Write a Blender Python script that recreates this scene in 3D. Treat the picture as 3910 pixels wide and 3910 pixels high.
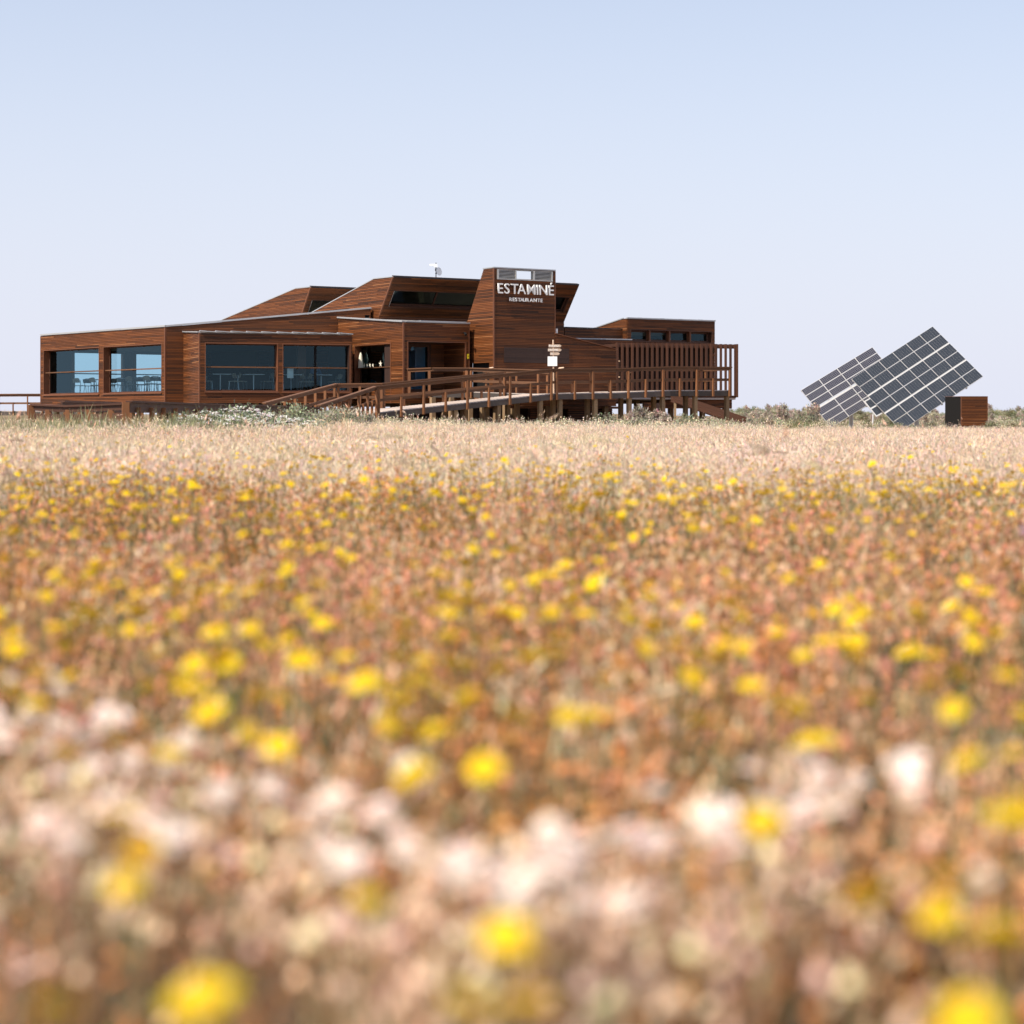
import bpy, bmesh, math, random
import numpy as np
from mathutils import Vector, Matrix, noise as mnoise

random.seed(7)
RNG = np.random.default_rng(11)
scene = bpy.context.scene
for o in list(bpy.data.objects):
    bpy.data.objects.remove(o)

# ------------------------------------------------------------------ camera
EYE = 0.75
cd = bpy.data.cameras.new('camera')
cam = bpy.data.objects.new('camera', cd)
scene.collection.objects.link(cam)
cam.location = (0, 0, EYE)
cam.rotation_euler = (math.radians(90), 0, 0)
cd.sensor_width = 36
cd.lens = 69.05
cd.shift_y = -0.0908
cd.clip_start = 0.05
cd.clip_end = 9000
cd.dof.use_dof = True
cd.dof.focus_distance = 82
cd.dof.aperture_fstop = 2.35
scene.camera = cam

# ------------------------------------------------------------------ sky, sun, exposure
SUN_EL, SUN_AZ = 52, 230          # degrees; azimuth clockwise from +Y (the view direction)
world = bpy.data.worlds.new('World')
scene.world = world
world.use_nodes = True
wn = world.node_tree.nodes
wl = world.node_tree.links
wn.clear()
wo = wn.new('ShaderNodeOutputWorld')
bg = wn.new('ShaderNodeBackground')
sky = wn.new('ShaderNodeTexSky')
sky.sky_type = 'NISHITA'
sky.sun_disc = False
sky.sun_elevation = math.radians(SUN_EL)
sky.sun_rotation = math.radians(SUN_AZ)
sky.altitude = 0
sky.air_density = 1.0
sky.dust_density = 0.6
sky.ozone_density = 1.0
bg.inputs['Strength'].default_value = 0.098
# summer sea haze: the clear-sky colour is diluted with pale blue, most of all towards the horizon
geo = wn.new('ShaderNodeTexCoord')
sep = wn.new('ShaderNodeSeparateXYZ')
wl.new(geo.outputs['Generated'], sep.inputs[0])
hz_f = wn.new('ShaderNodeMapRange')
hz_f.interpolation_type = 'SMOOTHSTEP'
for k_, v_ in zip(('From Min', 'From Max', 'To Min', 'To Max'), (-0.02, 0.32, 0.97, 0.42)):
    hz_f.inputs[k_].default_value = v_
wl.new(sep.outputs['Z'], hz_f.inputs['Value'])
hz_m = wn.new('ShaderNodeMix'); hz_m.data_type = 'RGBA'
hz_m.inputs[7].default_value = (4.85, 5.0, 5.85, 1)
wl.new(hz_f.outputs[0], hz_m.inputs[0]); wl.new(sky.outputs[0], hz_m.inputs[6])
wl.new(hz_m.outputs[2], bg.inputs['Color'])
wl.new(bg.outputs[0], wo.inputs['Surface'])
sd = bpy.data.lights.new('sun', 'SUN')
sun = bpy.data.objects.new('sun', sd)
scene.collection.objects.link(sun)
sd.energy = 4.2
sd.angle = math.radians(0.53)
sd.color = (1.0, 0.925, 0.80)
saz, sel = math.radians(SUN_AZ), math.radians(SUN_EL)
SUNDIR = Vector((math.sin(saz) * math.cos(sel), math.cos(saz) * math.cos(sel), math.sin(sel)))
sun.rotation_euler = SUNDIR.to_track_quat('Z', 'Y').to_euler()
sun.location = (-30, -30, 40)
vs = scene.view_settings
vs.view_transform = 'Standard'
vs.look = 'None'
vs.exposure = 0.70
vs.gamma = 1
vs.use_curve_mapping = False
scene.cycles.use_denoising = True
scene.cycles.max_bounces = 6
scene.cycles.diffuse_bounces = 3
scene.cycles.use_adaptive_sampling = True
scene.cycles.adaptive_threshold = 0.02
scene.cycles.transparent_max_bounces = 12

# ------------------------------------------------------------------ materials
def new_mat(name):
    m = bpy.data.materials.new(name)
    m.use_nodes = True
    m.node_tree.nodes.clear()
    return m, m.node_tree.nodes, m.node_tree.links

def ramp(n, stops):
    r = n.new('ShaderNodeValToRGB')
    el = r.color_ramp.elements
    while len(el) < len(stops):
        el.new(0.5)
    for e, (p, c) in zip(el, stops):
        e.position = p
        e.color = (*c, 1)
    return r

def plain(name, c, rough=0.6, metal=0.0, var=0.0, nscale=3.0, rand=0.0, bump=0.0, stretch=(1, 1, 1), spec=0.4):
    m, n, l = new_mat(name)
    out = n.new('ShaderNodeOutputMaterial')
    b = n.new('ShaderNodeBsdfPrincipled')
    b.inputs['Roughness'].default_value = rough
    b.inputs['Metallic'].default_value = metal
    b.inputs['Specular IOR Level'].default_value = spec
    b.inputs['Base Color'].default_value = (*c, 1)
    l.new(b.outputs[0], out.inputs[0])
    if var or rand or bump:
        tc = n.new('ShaderNodeTexCoord')
        mp = n.new('ShaderNodeMapping')
        mp.inputs['Scale'].default_value = stretch
        l.new(tc.outputs['Object'], mp.inputs[0])
        no = n.new('ShaderNodeTexNoise')
        no.inputs['Scale'].default_value = nscale
        no.inputs['Detail'].default_value = 6
        l.new(mp.outputs[0], no.inputs['Vector'])
        oi = n.new('ShaderNodeObjectInfo')
        a = n.new('ShaderNodeMath'); a.operation = 'MULTIPLY_ADD'
        a.inputs[1].default_value = 2 * var; a.inputs[2].default_value = 1 - var
        l.new(no.outputs[0], a.inputs[0])
        r = n.new('ShaderNodeMath'); r.operation = 'MULTIPLY_ADD'
        r.inputs[1].default_value = 2 * rand; r.inputs[2].default_value = 1 - rand
        l.new(oi.outputs['Random'], r.inputs[0])
        q = n.new('ShaderNodeMath'); q.operation = 'MULTIPLY'
        l.new(a.outputs[0], q.inputs[0]); l.new(r.outputs[0], q.inputs[1])
        v = n.new('ShaderNodeVectorMath'); v.operation = 'SCALE'
        v.inputs[0].default_value = c
        l.new(q.outputs[0], v.inputs['Scale'])
        l.new(v.outputs[0], b.inputs['Base Color'])
        if bump:
            bp = n.new('ShaderNodeBump')
            bp.inputs['Strength'].default_value = bump
            bp.inputs['Distance'].default_value = 0.01
            l.new(no.outputs[0], bp.inputs['Height'])
            l.new(bp.outputs[0], b.inputs['Normal'])
    return m

def slat_mat(name, stops):
    # stained softwood boards: each board has its own tone (attribute), streaky grain and pale weathering
    m, n, l = new_mat(name)
    out = n.new('ShaderNodeOutputMaterial')
    b = n.new('ShaderNodeBsdfPrincipled')
    b.inputs['Roughness'].default_value = 0.55
    b.inputs['Specular IOR Level'].default_value = 0.3
    at = n.new('ShaderNodeAttribute'); at.attribute_name = 'tint'
    uv = n.new('ShaderNodeAttribute'); uv.attribute_name = 'grain'
    no = n.new('ShaderNodeTexNoise'); no.inputs['Scale'].default_value = 1.0; no.inputs['Detail'].default_value = 5
    mp = n.new('ShaderNodeMapping'); mp.inputs['Scale'].default_value = (1.3, 40, 1)
    l.new(uv.outputs['Vector'], mp.inputs[0]); l.new(mp.outputs[0], no.inputs['Vector'])
    big = n.new('ShaderNodeTexNoise'); big.inputs['Scale'].default_value = 0.9; big.inputs['Detail'].default_value = 3
    l.new(uv.outputs['Vector'], big.inputs['Vector'])
    s1 = n.new('ShaderNodeMath'); s1.operation = 'MULTIPLY_ADD'; s1.inputs[1].default_value = 0.35; 
    l.new(no.outputs[0], s1.inputs[0]); l.new(at.outputs['Fac'], s1.inputs[2])
    s2 = n.new('ShaderNodeMath'); s2.operation = 'MULTIPLY_ADD'; s2.inputs[1].default_value = 0.7
    l.new(big.outputs[0], s2.inputs[0]); l.new(s1.outputs[0], s2.inputs[2])
    s3 = n.new('ShaderNodeMath'); s3.operation = 'SUBTRACT'; s3.inputs[1].default_value = 0.52
    l.new(s2.outputs[0], s3.inputs[0])
    r = ramp(n, stops)
    l.new(s3.outputs[0], r.inputs[0])
    l.new(r.outputs[0], b.inputs['Base Color'])
    l.new(b.outputs[0], out.inputs[0])
    return m

M = {}
M['slat'] = slat_mat('stained_slats', [(0.0, (0.046, 0.019, 0.009)), (0.45, (0.122, 0.040, 0.0125)), (0.8, (0.188, 0.060, 0.0165)), (1.0, (0.27, 0.110, 0.042))])
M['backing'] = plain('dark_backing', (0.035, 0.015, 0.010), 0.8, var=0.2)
M['trim'] = plain('trim_wood', (0.165, 0.060, 0.026), 0.55, var=0.25, nscale=6, rand=0.12)
M['darkwood'] = plain('dark_wood', (0.075, 0.030, 0.017), 0.6, var=0.3, nscale=8, rand=0.2)
M['shutter'] = plain('shutter_wood', (0.055, 0.028, 0.020), 0.55, var=0.25, nscale=7, rand=0.25)
M['fin'] = plain('fin_wood', (0.085, 0.032, 0.016), 0.6, var=0.3, nscale=5, rand=0.22, stretch=(6, 6, 0.6))
M['post'] = plain('post_wood', (0.20, 0.080, 0.030), 0.65, var=0.35, nscale=5, rand=0.2, stretch=(8, 8, 1), bump=0.3)
M['rail'] = plain('rail_wood', (0.135, 0.060, 0.027), 0.65, var=0.35, nscale=4, rand=0.22, stretch=(1, 10, 10), bump=0.3)
M['beam'] = plain('weathered_beam', (0.085, 0.068, 0.060), 0.8, var=0.35, nscale=4, rand=0.25, stretch=(1, 10, 10), bump=0.3)
M['plank'] = plain('bleached_planks', (0.48, 0.40, 0.355), 0.8, var=0.2, nscale=6, rand=0.18, bump=0.2)
M['pile'] = plain('pile_wood', (0.27, 0.175, 0.095), 0.8, var=0.35, nscale=4, rand=0.25, stretch=(8, 8, 0.8), bump=0.3)
M['metal'] = plain('zinc_flashing', (0.42, 0.42, 0.43), 0.45, metal=0.35, var=0.15, nscale=2, rand=0.1)
M['darkmetal'] = plain('dark_metal', (0.035, 0.036, 0.042), 0.4, metal=0.4)
M['alu'] = plain('aluminium', (0.50, 0.49, 0.47), 0.4, metal=0.5, var=0.1)
M['white'] = plain('white_paint', (0.88, 0.87, 0.85), 0.45, var=0.05)
M['ivory'] = plain('dried_ivory', (0.80, 0.74, 0.60), 0.8, var=0.15, nscale=12)
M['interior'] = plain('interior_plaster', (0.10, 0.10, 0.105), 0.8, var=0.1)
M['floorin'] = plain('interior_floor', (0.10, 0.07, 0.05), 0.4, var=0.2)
M['roof'] = plain('roof_membrane', (0.33, 0.31, 0.30), 0.7, var=0.2, nscale=1.5)
M['yellowsign'] = plain('yellow_plate', (0.80, 0.62, 0.02), 0.5)
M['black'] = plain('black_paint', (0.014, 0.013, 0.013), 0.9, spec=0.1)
M['skytint'] = plain('painted_sky_tint', (0.075, 0.125, 0.19), 0.8, var=0.1, nscale=2)  # blue reflection of door and display glass, painted on sheets behind the panes
M['chairwood'] = plain('chair_ply', (0.42, 0.34, 0.26), 0.45, var=0.15, rand=0.2)
M['chairmetal'] = plain('chair_steel', (0.55, 0.56, 0.58), 0.3, metal=0.8)
M['tabletop'] = plain('table_top', (0.72, 0.73, 0.74), 0.3, var=0.03)
M['paleboard'] = plain('pale_arrow_board', (0.52, 0.39, 0.30), 0.7, var=0.2, nscale=8, rand=0.1)
M['palepost'] = plain('pale_post', (0.62, 0.44, 0.31), 0.7, var=0.2, nscale=8)
M['blue'] = plain('blue_glaze', (0.08, 0.30, 0.48), 0.3)
M['panelframe'] = plain('panel_frame', (0.60, 0.585, 0.57), 0.4, metal=0.2, var=0.1)
M['skin'] = plain('skin', (0.42, 0.25, 0.17), 0.5)
M['hair'] = plain('hair', (0.03, 0.02, 0.015), 0.6)
M['cloth'] = plain('blue_shirt', (0.06, 0.10, 0.18), 0.8, var=0.15)

def glass_mat(name, tint, refl):
    m, n, l = new_mat(name)
    out = n.new('ShaderNodeOutputMaterial')
    t = n.new('ShaderNodeBsdfTransparent'); t.inputs[0].default_value = (*tint, 1)
    g = n.new('ShaderNodeBsdfGlossy'); g.inputs['Roughness'].default_value = 0.015
    g.inputs[0].default_value = (0.52, 0.84, 1.0, 1)
    f = n.new('ShaderNodeFresnel'); f.inputs[0].default_value = refl
    mx = n.new('ShaderNodeMixShader')
    l.new(f.outputs[0], mx.inputs[0]); l.new(t.outputs[0], mx.inputs[1]); l.new(g.outputs[0], mx.inputs[2])
    l.new(mx.outputs[0], out.inputs[0])
    return m
M['glass'] = glass_mat('tinted_glass', (0.64, 0.82, 0.88), 1.5)
M['darkglass'] = glass_mat('clerestory_glass', (0.30, 0.36, 0.34), 1.5)

def cell_mat(name, nx, ny, cell, line, lw, bus=0):
    # photovoltaic module: dark cells in a grid, pale gaps, fine busbars; UV runs 0..1 over the module
    m, n, l = new_mat(name)
    out = n.new('ShaderNodeOutputMaterial')
    b = n.new('ShaderNodeBsdfPrincipled')
    b.inputs['Roughness'].default_value = 0.3
    b.inputs['Specular IOR Level'].default_value = 0.2
    uv = n.new('ShaderNodeUVMap')
    sp = n.new('ShaderNodeSeparateXYZ')
    l.new(uv.outputs[0], sp.inputs[0])
    def lines(sock, k, w):
        a = n.new('ShaderNodeMath'); a.operation = 'MULTIPLY'; a.inputs[1].default_value = k
        l.new(sock, a.inputs[0])
        fr = n.new('ShaderNodeMath'); fr.operation = 'FRACT'; l.new(a.outputs[0], fr.inputs[0])
        s = n.new('ShaderNodeMath'); s.operation = 'SUBTRACT'; s.inputs[1].default_value = 0.5; l.new(fr.outputs[0], s.inputs[0])
        ab = n.new('ShaderNodeMath'); ab.operation = 'ABSOLUTE'; l.new(s.outputs[0], ab.inputs[0])
        g = n.new('ShaderNodeMath'); g.operation = 'GREATER_THAN'; g.inputs[1].default_value = 0.5 - w; l.new(ab.outputs[0], g.inputs[0])
        return g.outputs[0]
    a1 = lines(sp.outputs[0], nx, lw)
    a2 = lines(sp.outputs[1], ny, lw * (1.0 if bus == 0 else 0.6))
    mx = n.new('ShaderNodeMath'); mx.operation = 'MAXIMUM'
    l.new(a1, mx.inputs[0]); l.new(a2, mx.inputs[1])
    mix = n.new('ShaderNodeMix'); mix.data_type = 'RGBA'
    mix.inputs[6].default_value = (*cell, 1); mix.inputs[7].default_value = (*line, 1)
    l.new(mx.outputs[0], mix.inputs[0])
    l.new(mix.outputs[2], b.inputs['Base Color'])
    l.new(b.outputs[0], out.inputs[0])
    return m
M['pv_big'] = cell_mat('pv_large_cells', 6, 10, (0.027, 0.034, 0.047), (0.24, 0.235, 0.235), 0.022, bus=1)
M['pv_small'] = cell_mat('pv_small_cells', 11, 4, (0.028, 0.031, 0.052), (0.24, 0.23, 0.24), 0.055)

def veg_mat(name, trans=0.35, gain=1.0, rand=0.22):
    m, n, l = new_mat(name)
    out = n.new('ShaderNodeOutputMaterial')
    at = n.new('ShaderNodeAttribute'); at.attribute_name = 'col'
    oi = n.new('ShaderNodeObjectInfo')
    r = n.new('ShaderNodeMath'); r.operation = 'MULTIPLY_ADD'
    r.inputs[1].default_value = 2 * rand; r.inputs[2].default_value = gain * (1 - rand)
    l.new(oi.outputs['Random'], r.inputs[0])
    v = n.new('ShaderNodeVectorMath'); v.operation = 'SCALE'
    l.new(at.outputs['Color'], v.inputs[0]); l.new(r.outputs[0], v.inputs['Scale'])
    d = n.new('ShaderNodeBsdfDiffuse'); t = n.new('ShaderNodeBsdfTranslucent')
    l.new(v.outputs[0], d.inputs[0]); l.new(v.outputs[0], t.inputs[0])
    mx = n.new('ShaderNodeMixShader'); mx.inputs[0].default_value = trans
    l.new(d.outputs[0], mx.inputs[1]); l.new(t.outputs[0], mx.inputs[2])
    l.new(mx.outputs[0], out.inputs[0])
    return m
M['veg'] = veg_mat('meadow_plants')
M['petal'] = veg_mat('flower_petals', 0.35, 1.0, 0.14)

def ground_mat():
    m, n, l = new_mat('sandy_ground')
    out = n.new('ShaderNodeOutputMaterial')
    b = n.new('ShaderNodeBsdfPrincipled'); b.inputs['Roughness'].default_value = 0.95
    b.inputs['Specular IOR Level'].default_value = 0.1
    tc = n.new('ShaderNodeTexCoord')
    n1 = n.new('ShaderNodeTexNoise'); n1.inputs['Scale'].default_value = 0.35; n1.inputs['Detail'].default_value = 8
    n2 = n.new('ShaderNodeTexNoise'); n2.inputs['Scale'].default_value = 9; n2.inputs['Detail'].default_value = 8
    l.new(tc.outputs['Object'], n1.inputs['Vector']); l.new(tc.outputs['Object'], n2.inputs['Vector'])
    a = n.new('ShaderNodeMath'); a.operation = 'MULTIPLY_ADD'; a.inputs[1].default_value = 0.5
    l.new(n2.outputs[0], a.inputs[0])
    h = n.new('ShaderNodeMath'); h.operation = 'MULTIPLY'; h.inputs[1].default_value = 0.5
    l.new(n1.outputs[0], h.inputs[0]); l.new(h.outputs[0], a.inputs[2])
    r = ramp(n, [(0.3, (0.09, 0.065, 0.038)), (0.5, (0.20, 0.14, 0.085)), (0.68, (0.34, 0.26, 0.18))])
    l.new(a.outputs[0], r.inputs[0]); l.new(r.outputs[0], b.inputs['Base Color'])
    bp = n.new('ShaderNodeBump'); bp.inputs['Strength'].default_value = 0.5; bp.inputs['Distance'].default_value = 0.03
    l.new(n2.outputs[0], bp.inputs['Height']); l.new(bp.outputs[0], b.inputs['Normal'])
    l.new(b.outputs[0], out.inputs[0])
    return m
M['ground'] = ground_mat()

# ------------------------------------------------------------------ helpers
def link(o):
    scene.collection.objects.link(o)
    return o

def tag(o, label=None, cat=None, group=None, kind=None):
    if label: o['label'] = label
    if cat: o['category'] = cat
    if group: o['group'] = group
    if kind: o['kind'] = kind
    return o

def thing(name, label, cat, loc=(0, 0, 0), rz=0.0, group=None):
    o = bpy.data.objects.new(name, None)
    o.empty_display_size = 0.2
    o.location = loc
    o.rotation_euler = (0, 0, rz)
    link(o)
    return tag(o, label, cat, group)

def mesh_from(verts, faces, mat=None, name='part'):
    me = bpy.data.meshes.new(name)
    me.from_pydata([tuple(v) for v in verts], [], faces)
    if mat: me.materials.append(mat)
    return me

BOXF = [(0, 3, 2, 1), (4, 5, 6, 7), (0, 1, 5, 4), (1, 2, 6, 5), (2, 3, 7, 6), (3, 0, 4, 7)]

class MB:
    def __init__(s): s.v = []; s.f = []
    def hexa(s, pts):
        b = len(s.v); s.v += [tuple(p) for p in pts]
        s.f += [tuple(i + b for i in f) for f in BOXF]
    def box(s, x0, x1, y0, y1, z0, z1):
        s.hexa([(x0, y0, z0), (x1, y0, z0), (x1, y1, z0), (x0, y1, z0), (x0, y0, z1), (x1, y0, z1), (x1, y1, z1), (x0, y1, z1)])
    def poly_prism(s, pts, z0, z1):
        # pts: plan polygon; z0, z1 numbers or per-vertex lists
        k = len(pts); b = len(s.v)
        za = z0 if isinstance(z0, (list, tuple)) else [z0] * k
        zb = z1 if isinstance(z1, (list, tuple)) else [z1] * k
        s.v += [(p[0], p[1], za[i]) for i, p in enumerate(pts)] + [(p[0], p[1], zb[i]) for i, p in enumerate(pts)]
        s.f.append(tuple(b + i for i in reversed(range(k)))); s.f.append(tuple(b + k + i for i in range(k)))
        for i in range(k):
            j = (i + 1) % k
            s.f.append((b + i, b + j, b + k + j, b + k + i))
    def tube(s, p, q, r0, r1=None, k=8):
        r1 = r0 if r1 is None else r1
        p = Vector(p); q = Vector(q); d = (q - p).normalized()
        a = d.orthogonal().normalized(); c = d.cross(a)
        b = len(s.v)
        for pt, r in ((p, r0), (q, r1)):
            for i in range(k):
                t = 2 * math.pi * i / k
                s.v.append(tuple(pt + (a * math.cos(t) + c * math.sin(t)) * r))
        for i in range(k):
            j = (i + 1) % k
            s.f.append((b + i, b + j, b + k + j, b + k + i))
        s.f.append(tuple(b + i for i in reversed(range(k)))); s.f.append(tuple(b + k + i for i in range(k)))
    def build(s, name, mat, parent=None):
        me = mesh_from(s.v, s.f, M[mat] if isinstance(mat, str) else mat, name)
        return put(name, me, parent)

def root_loc(p):
    v = Vector((0, 0, 0))
    while p is not None:
        v = v + p.location
        p = p.parent
    return v

def put(name, me, parent=None, M4=None):
    # mesh given in world coordinates (or placed by M4), parented to an unrotated thing
    o = bpy.data.objects.new(name, me)
    link(o)
    if M4 is None: M4 = Matrix.Identity(4)
    if parent is not None:
        o.parent = parent
        M4 = Matrix.Translation(-root_loc(parent)) @ M4
    o.matrix_basis = M4
    return o

CUBE = {}
def cube(mat):
    if mat not in CUBE:
        b = MB(); b.box(-.5, .5, -.5, .5, -.5, .5)
        CUBE[mat] = mesh_from(b.v, b.f, M[mat], 'unit_' + mat)
    return CUBE[mat]

def beam(name, p, q, w, h, mat, parent, up=(0, 0, 1)):
    # box from p to q: w across, h along 'up'
    p = Vector(p); q = Vector(q); d = q - p; L = d.length
    x = d.normalized(); y = Vector(up).cross(x).normalized(); z = x.cross(y)
    R = Matrix((x, y, z)).transposed().to_4x4()
    S = Matrix.Diagonal((L, w, h, 1))
    return put(name, cube(mat), parent, Matrix.Translation((p + q) / 2) @ R @ S)

def V2(a): return Vector((a[0], a[1], 0))
def gz(x, y):
    # ground height: a shallow rise towards the building, a dip on the right, a low dune beyond
    x = np.asarray(x, float); y = np.asarray(y, float)
    def ss(a, b, t):
        t = np.clip((t - a) / (b - a), 0, 1); return t * t * (3 - 2 * t)
    k = x / np.maximum(np.abs(y), 1.0)
    amp = 0.22 - 0.12 * ss(-.12, .02, k) - 0.10 * ss(.03, .16, k)
    z = amp * ss(3, 45, y) + 0.04 * ss(45, 75, y)
    z = z - 0.05 * ss(92, 112, y) * ss(6, 16, x)
    z = z + (0.95 + 0.10 * np.sin(x * 0.09 + 1.0) + 0.05 * np.sin(x * 0.31)) * ss(125, 170, y)
    z = z + 0.02 * np.sin(x * 0.9) * np.cos(y * 0.7) * ss(1, 8, y) + 0.012 * np.sin(x * 2.7 + y * 1.9)
    return z
def g1(x, y): return float(gz(x, y))

# ------------------------------------------------------------------ terrain
ys = np.concatenate([np.arange(-12, 12, 0.6), np.arange(12, 60, 1.5), np.arange(60, 220, 3.0), np.geomspace(220, 6000, 30)])
xs = np.concatenate([-np.geomspace(4000, 45, 18), np.arange(-42, 42.1, 1.5), np.geomspace(45, 4000, 18)])
GX, GY = np.meshgrid(xs, ys)
GZ = gz(GX, GY)
nv = GX.size; nc = len(xs)
idx = np.arange(nv).reshape(GX.shape)
fc = np.stack([idx[:-1, :-1], idx[:-1, 1:], idx[1:, 1:], idx[1:, :-1]], -1).reshape(-1, 4)
me = bpy.data.meshes.new('ground')
me.from_pydata(np.stack([GX, GY, GZ], -1).reshape(-1, 3).tolist(), [], fc.tolist())
me.materials.append(M['ground'])
for p in me.polygons: p.use_smooth = True
g = put('ground', me); tag(g, kind='structure')

# ------------------------------------------------------------------ the building: frames and slatted walls
def unit(a):
    a = math.radians(a); return (math.cos(a), math.sin(a))
B = unit(32); A = (B[1], -B[0]); Cd = unit(20)
Bv = V2(B); Av = V2(A); Cv = V2(Cd); Up = Vector((0, 0, 1))

bld = thing('restaurant_building', 'low wooden restaurant clad in brown horizontal slats with a sign tower', 'building', (-5, 84, 0.4))

class Frame:
    def __init__(s, o, u, v=(0, 0, 1), z0=0.0):
        s.o = Vector((o[0], o[1], z0)); s.u = Vector(u if len(u) == 3 else (*u, 0)).normalized()
        s.v = Vector(v).normalized(); s.n = s.u.cross(s.v)
    def pt(s, a, b, d=0.0): return s.o + s.u * a + s.v * b + s.n * d
    def block(s, mb, a0, a1, b0, b1, d0, d1):
        mb.hexa([s.pt(a0, b0, d1), s.pt(a1, b0, d1), s.pt(a1, b0, d0), s.pt(a0, b0, d0),
                 s.pt(a0, b1, d1), s.pt(a1, b1, d1), s.pt(a1, b1, d0), s.pt(a0, b1, d0)])

def scan(poly, v):
    xs_ = []
    k = len(poly)
    for i in range(k):
        (a, b), (c, d) = poly[i], poly[(i + 1) % k]
        if (b - v) * (d - v) < 0:
            xs_.append(a + (c - a) * (v - b) / (d - b))
    return (min(xs_), max(xs_)) if len(xs_) >= 2 else None

def cut(lo, hi, holes):
    # pieces of a row that remain; ends as (bottom s, top s) pairs
    segs = [((lo[0], hi[0]), (lo[1], hi[1]))]
    for h0, h1 in sorted(holes):
        out = []
        for a, b in segs:
            if h1 <= min(a) or h0 >= max(b): out.append((a, b)); continue
            if h0 > max(a): out.append((a, (h0, h0)))
            if h1 < min(b): out.append(((h1, h1), b))
        segs = out
    return segs

BOARDS = []
def slat_wall(fr, poly, holes=(), name='wall', pitch=0.066, slat=0.052, thick=0.028, back=0.14, weight=1.0, tone=0.0, backing='backing', parent=None, lmax=3.6):
    vs_ = sorted({p[1] for p in poly} | {h for r in holes for h in (r[2], r[3])})
    mb = MB()
    for v0, v1 in zip(vs_[:-1], vs_[1:]):
        if v1 - v0 < 1e-4: continue
        lo, hi = scan(poly, v0 + 1e-5), scan(poly, v1 - 1e-5)
        if not lo or not hi: continue
        vm = (v0 + v1) / 2
        for a, b in cut(lo, hi, [(r[0], r[1]) for r in holes if r[2] < vm < r[3]]):
            mb.hexa([fr.pt(a[0], v0, 0), fr.pt(b[0], v0, 0), fr.pt(b[0], v0, -back), fr.pt(a[0], v0, -back),
                     fr.pt(a[1], v1, 0), fr.pt(b[1], v1, 0), fr.pt(b[1], v1, -back), fr.pt(a[1], v1, -back)])
    w = mb.build(name, backing, parent or bld)
    v = min(p[1] for p in poly) + 0.004
    vmax = max(p[1] for p in poly)
    while v + slat <= vmax + 0.02:
        t = min(v + slat, vmax - 1e-3)
        lo, hi = scan(poly, v + 1e-5), scan(poly, t - 1e-5)
        if lo and hi:
            vm = (v + t) / 2
            for a, b in cut(lo, hi, [(r[0], r[1]) for r in holes if r[2] < vm < r[3]]):
                cuts = [a]; x = max(a) + random.uniform(0.8, lmax)
                while x < min(b) - 0.6:
                    cuts.append((x, x)); x += random.uniform(1.6, lmax)
                cuts.append(b)
                for p, q in zip(cuts[:-1], cuts[1:]):
                    g_ = 0.003
                    jit = random.uniform(-0.004, 0.004)
                    d1 = thick + jit
                    pts = [fr.pt(p[0] + g_, v, d1), fr.pt(q[0] - g_, v, d1), fr.pt(q[0] - g_, v, 0.002), fr.pt(p[0] + g_, v, 0.002),
                           fr.pt(p[1] + g_, t, d1), fr.pt(q[1] - g_, t, d1), fr.pt(q[1] - g_, t, 0.002), fr.pt(p[1] + g_, t, 0.002)]
                    gr = [(s_, vv, 0) for s_, vv in ((p[0], v), (q[0], v), (q[0], v), (p[0], v), (p[1], t), (q[1], t), (q[1], t), (p[1], t))]
                    tint = min(1, max(0, random.gauss(0.45 + tone, 0.17)))  # tone paints extra sunlight into the boards of sunward walls
                    if random.random() < 0.13: tint *= 0.4
                    BOARDS.append(((q[0] - p[0]) * weight, w, pts, gr, tint))
        v += pitch
    return w

def slat_mesh(items, name):
    vts, fcs, gr, ti = [], [], [], []
    off = random.uniform(0, 50)
    for pts, gra, tint in items:
        b = len(vts); vts += [tuple(p) for p in pts]
        fcs += [tuple(i + b for i in f) for f in BOXF]
        oy = random.uniform(0, 30)
        gr += [(x + off, y + oy * 0.0, oy) for x, y, _ in gra]; ti += [tint] * 8
    me_ = mesh_from(vts, fcs, M['slat'], name)
    a = me_.attributes.new('tint', 'FLOAT', 'POINT'); a.data.foreach_set('value', ti)
    a = me_.attributes.new('grain', 'FLOAT_VECTOR', 'POINT'); a.data.foreach_set('vector', [c for t in gr for c in t])
    return me_

def flush_boards(nmax=300):
    BOARDS.sort(key=lambda t: -t[0])
    rest = {}
    for i, (wgt, w, pts, gr, tint) in enumerate(BOARDS):
        if i < nmax:
            put('slat', slat_mesh([(pts, gr, tint)], 'slat'), w)
        else:
            rest.setdefault(w, []).append((pts, gr, tint))
    for w, items in rest.items():
        o = put('slat_cladding', slat_mesh(items, 'slat_cladding'), w)
        o['kind'] = 'stuff'

def corner_trim(p, z0, z1, w=0.05, parent=None):
    beam('corner_trim', (p[0], p[1], z0), (p[0], p[1], z1), w, w, 'trim', parent or bld, up=(B[0], B[1], 0))

def flashing(p, q, h=0.07, w=0.16, mat='metal'):
    return beam('roof_flashing', p, q, w, h, mat, bld)

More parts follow.
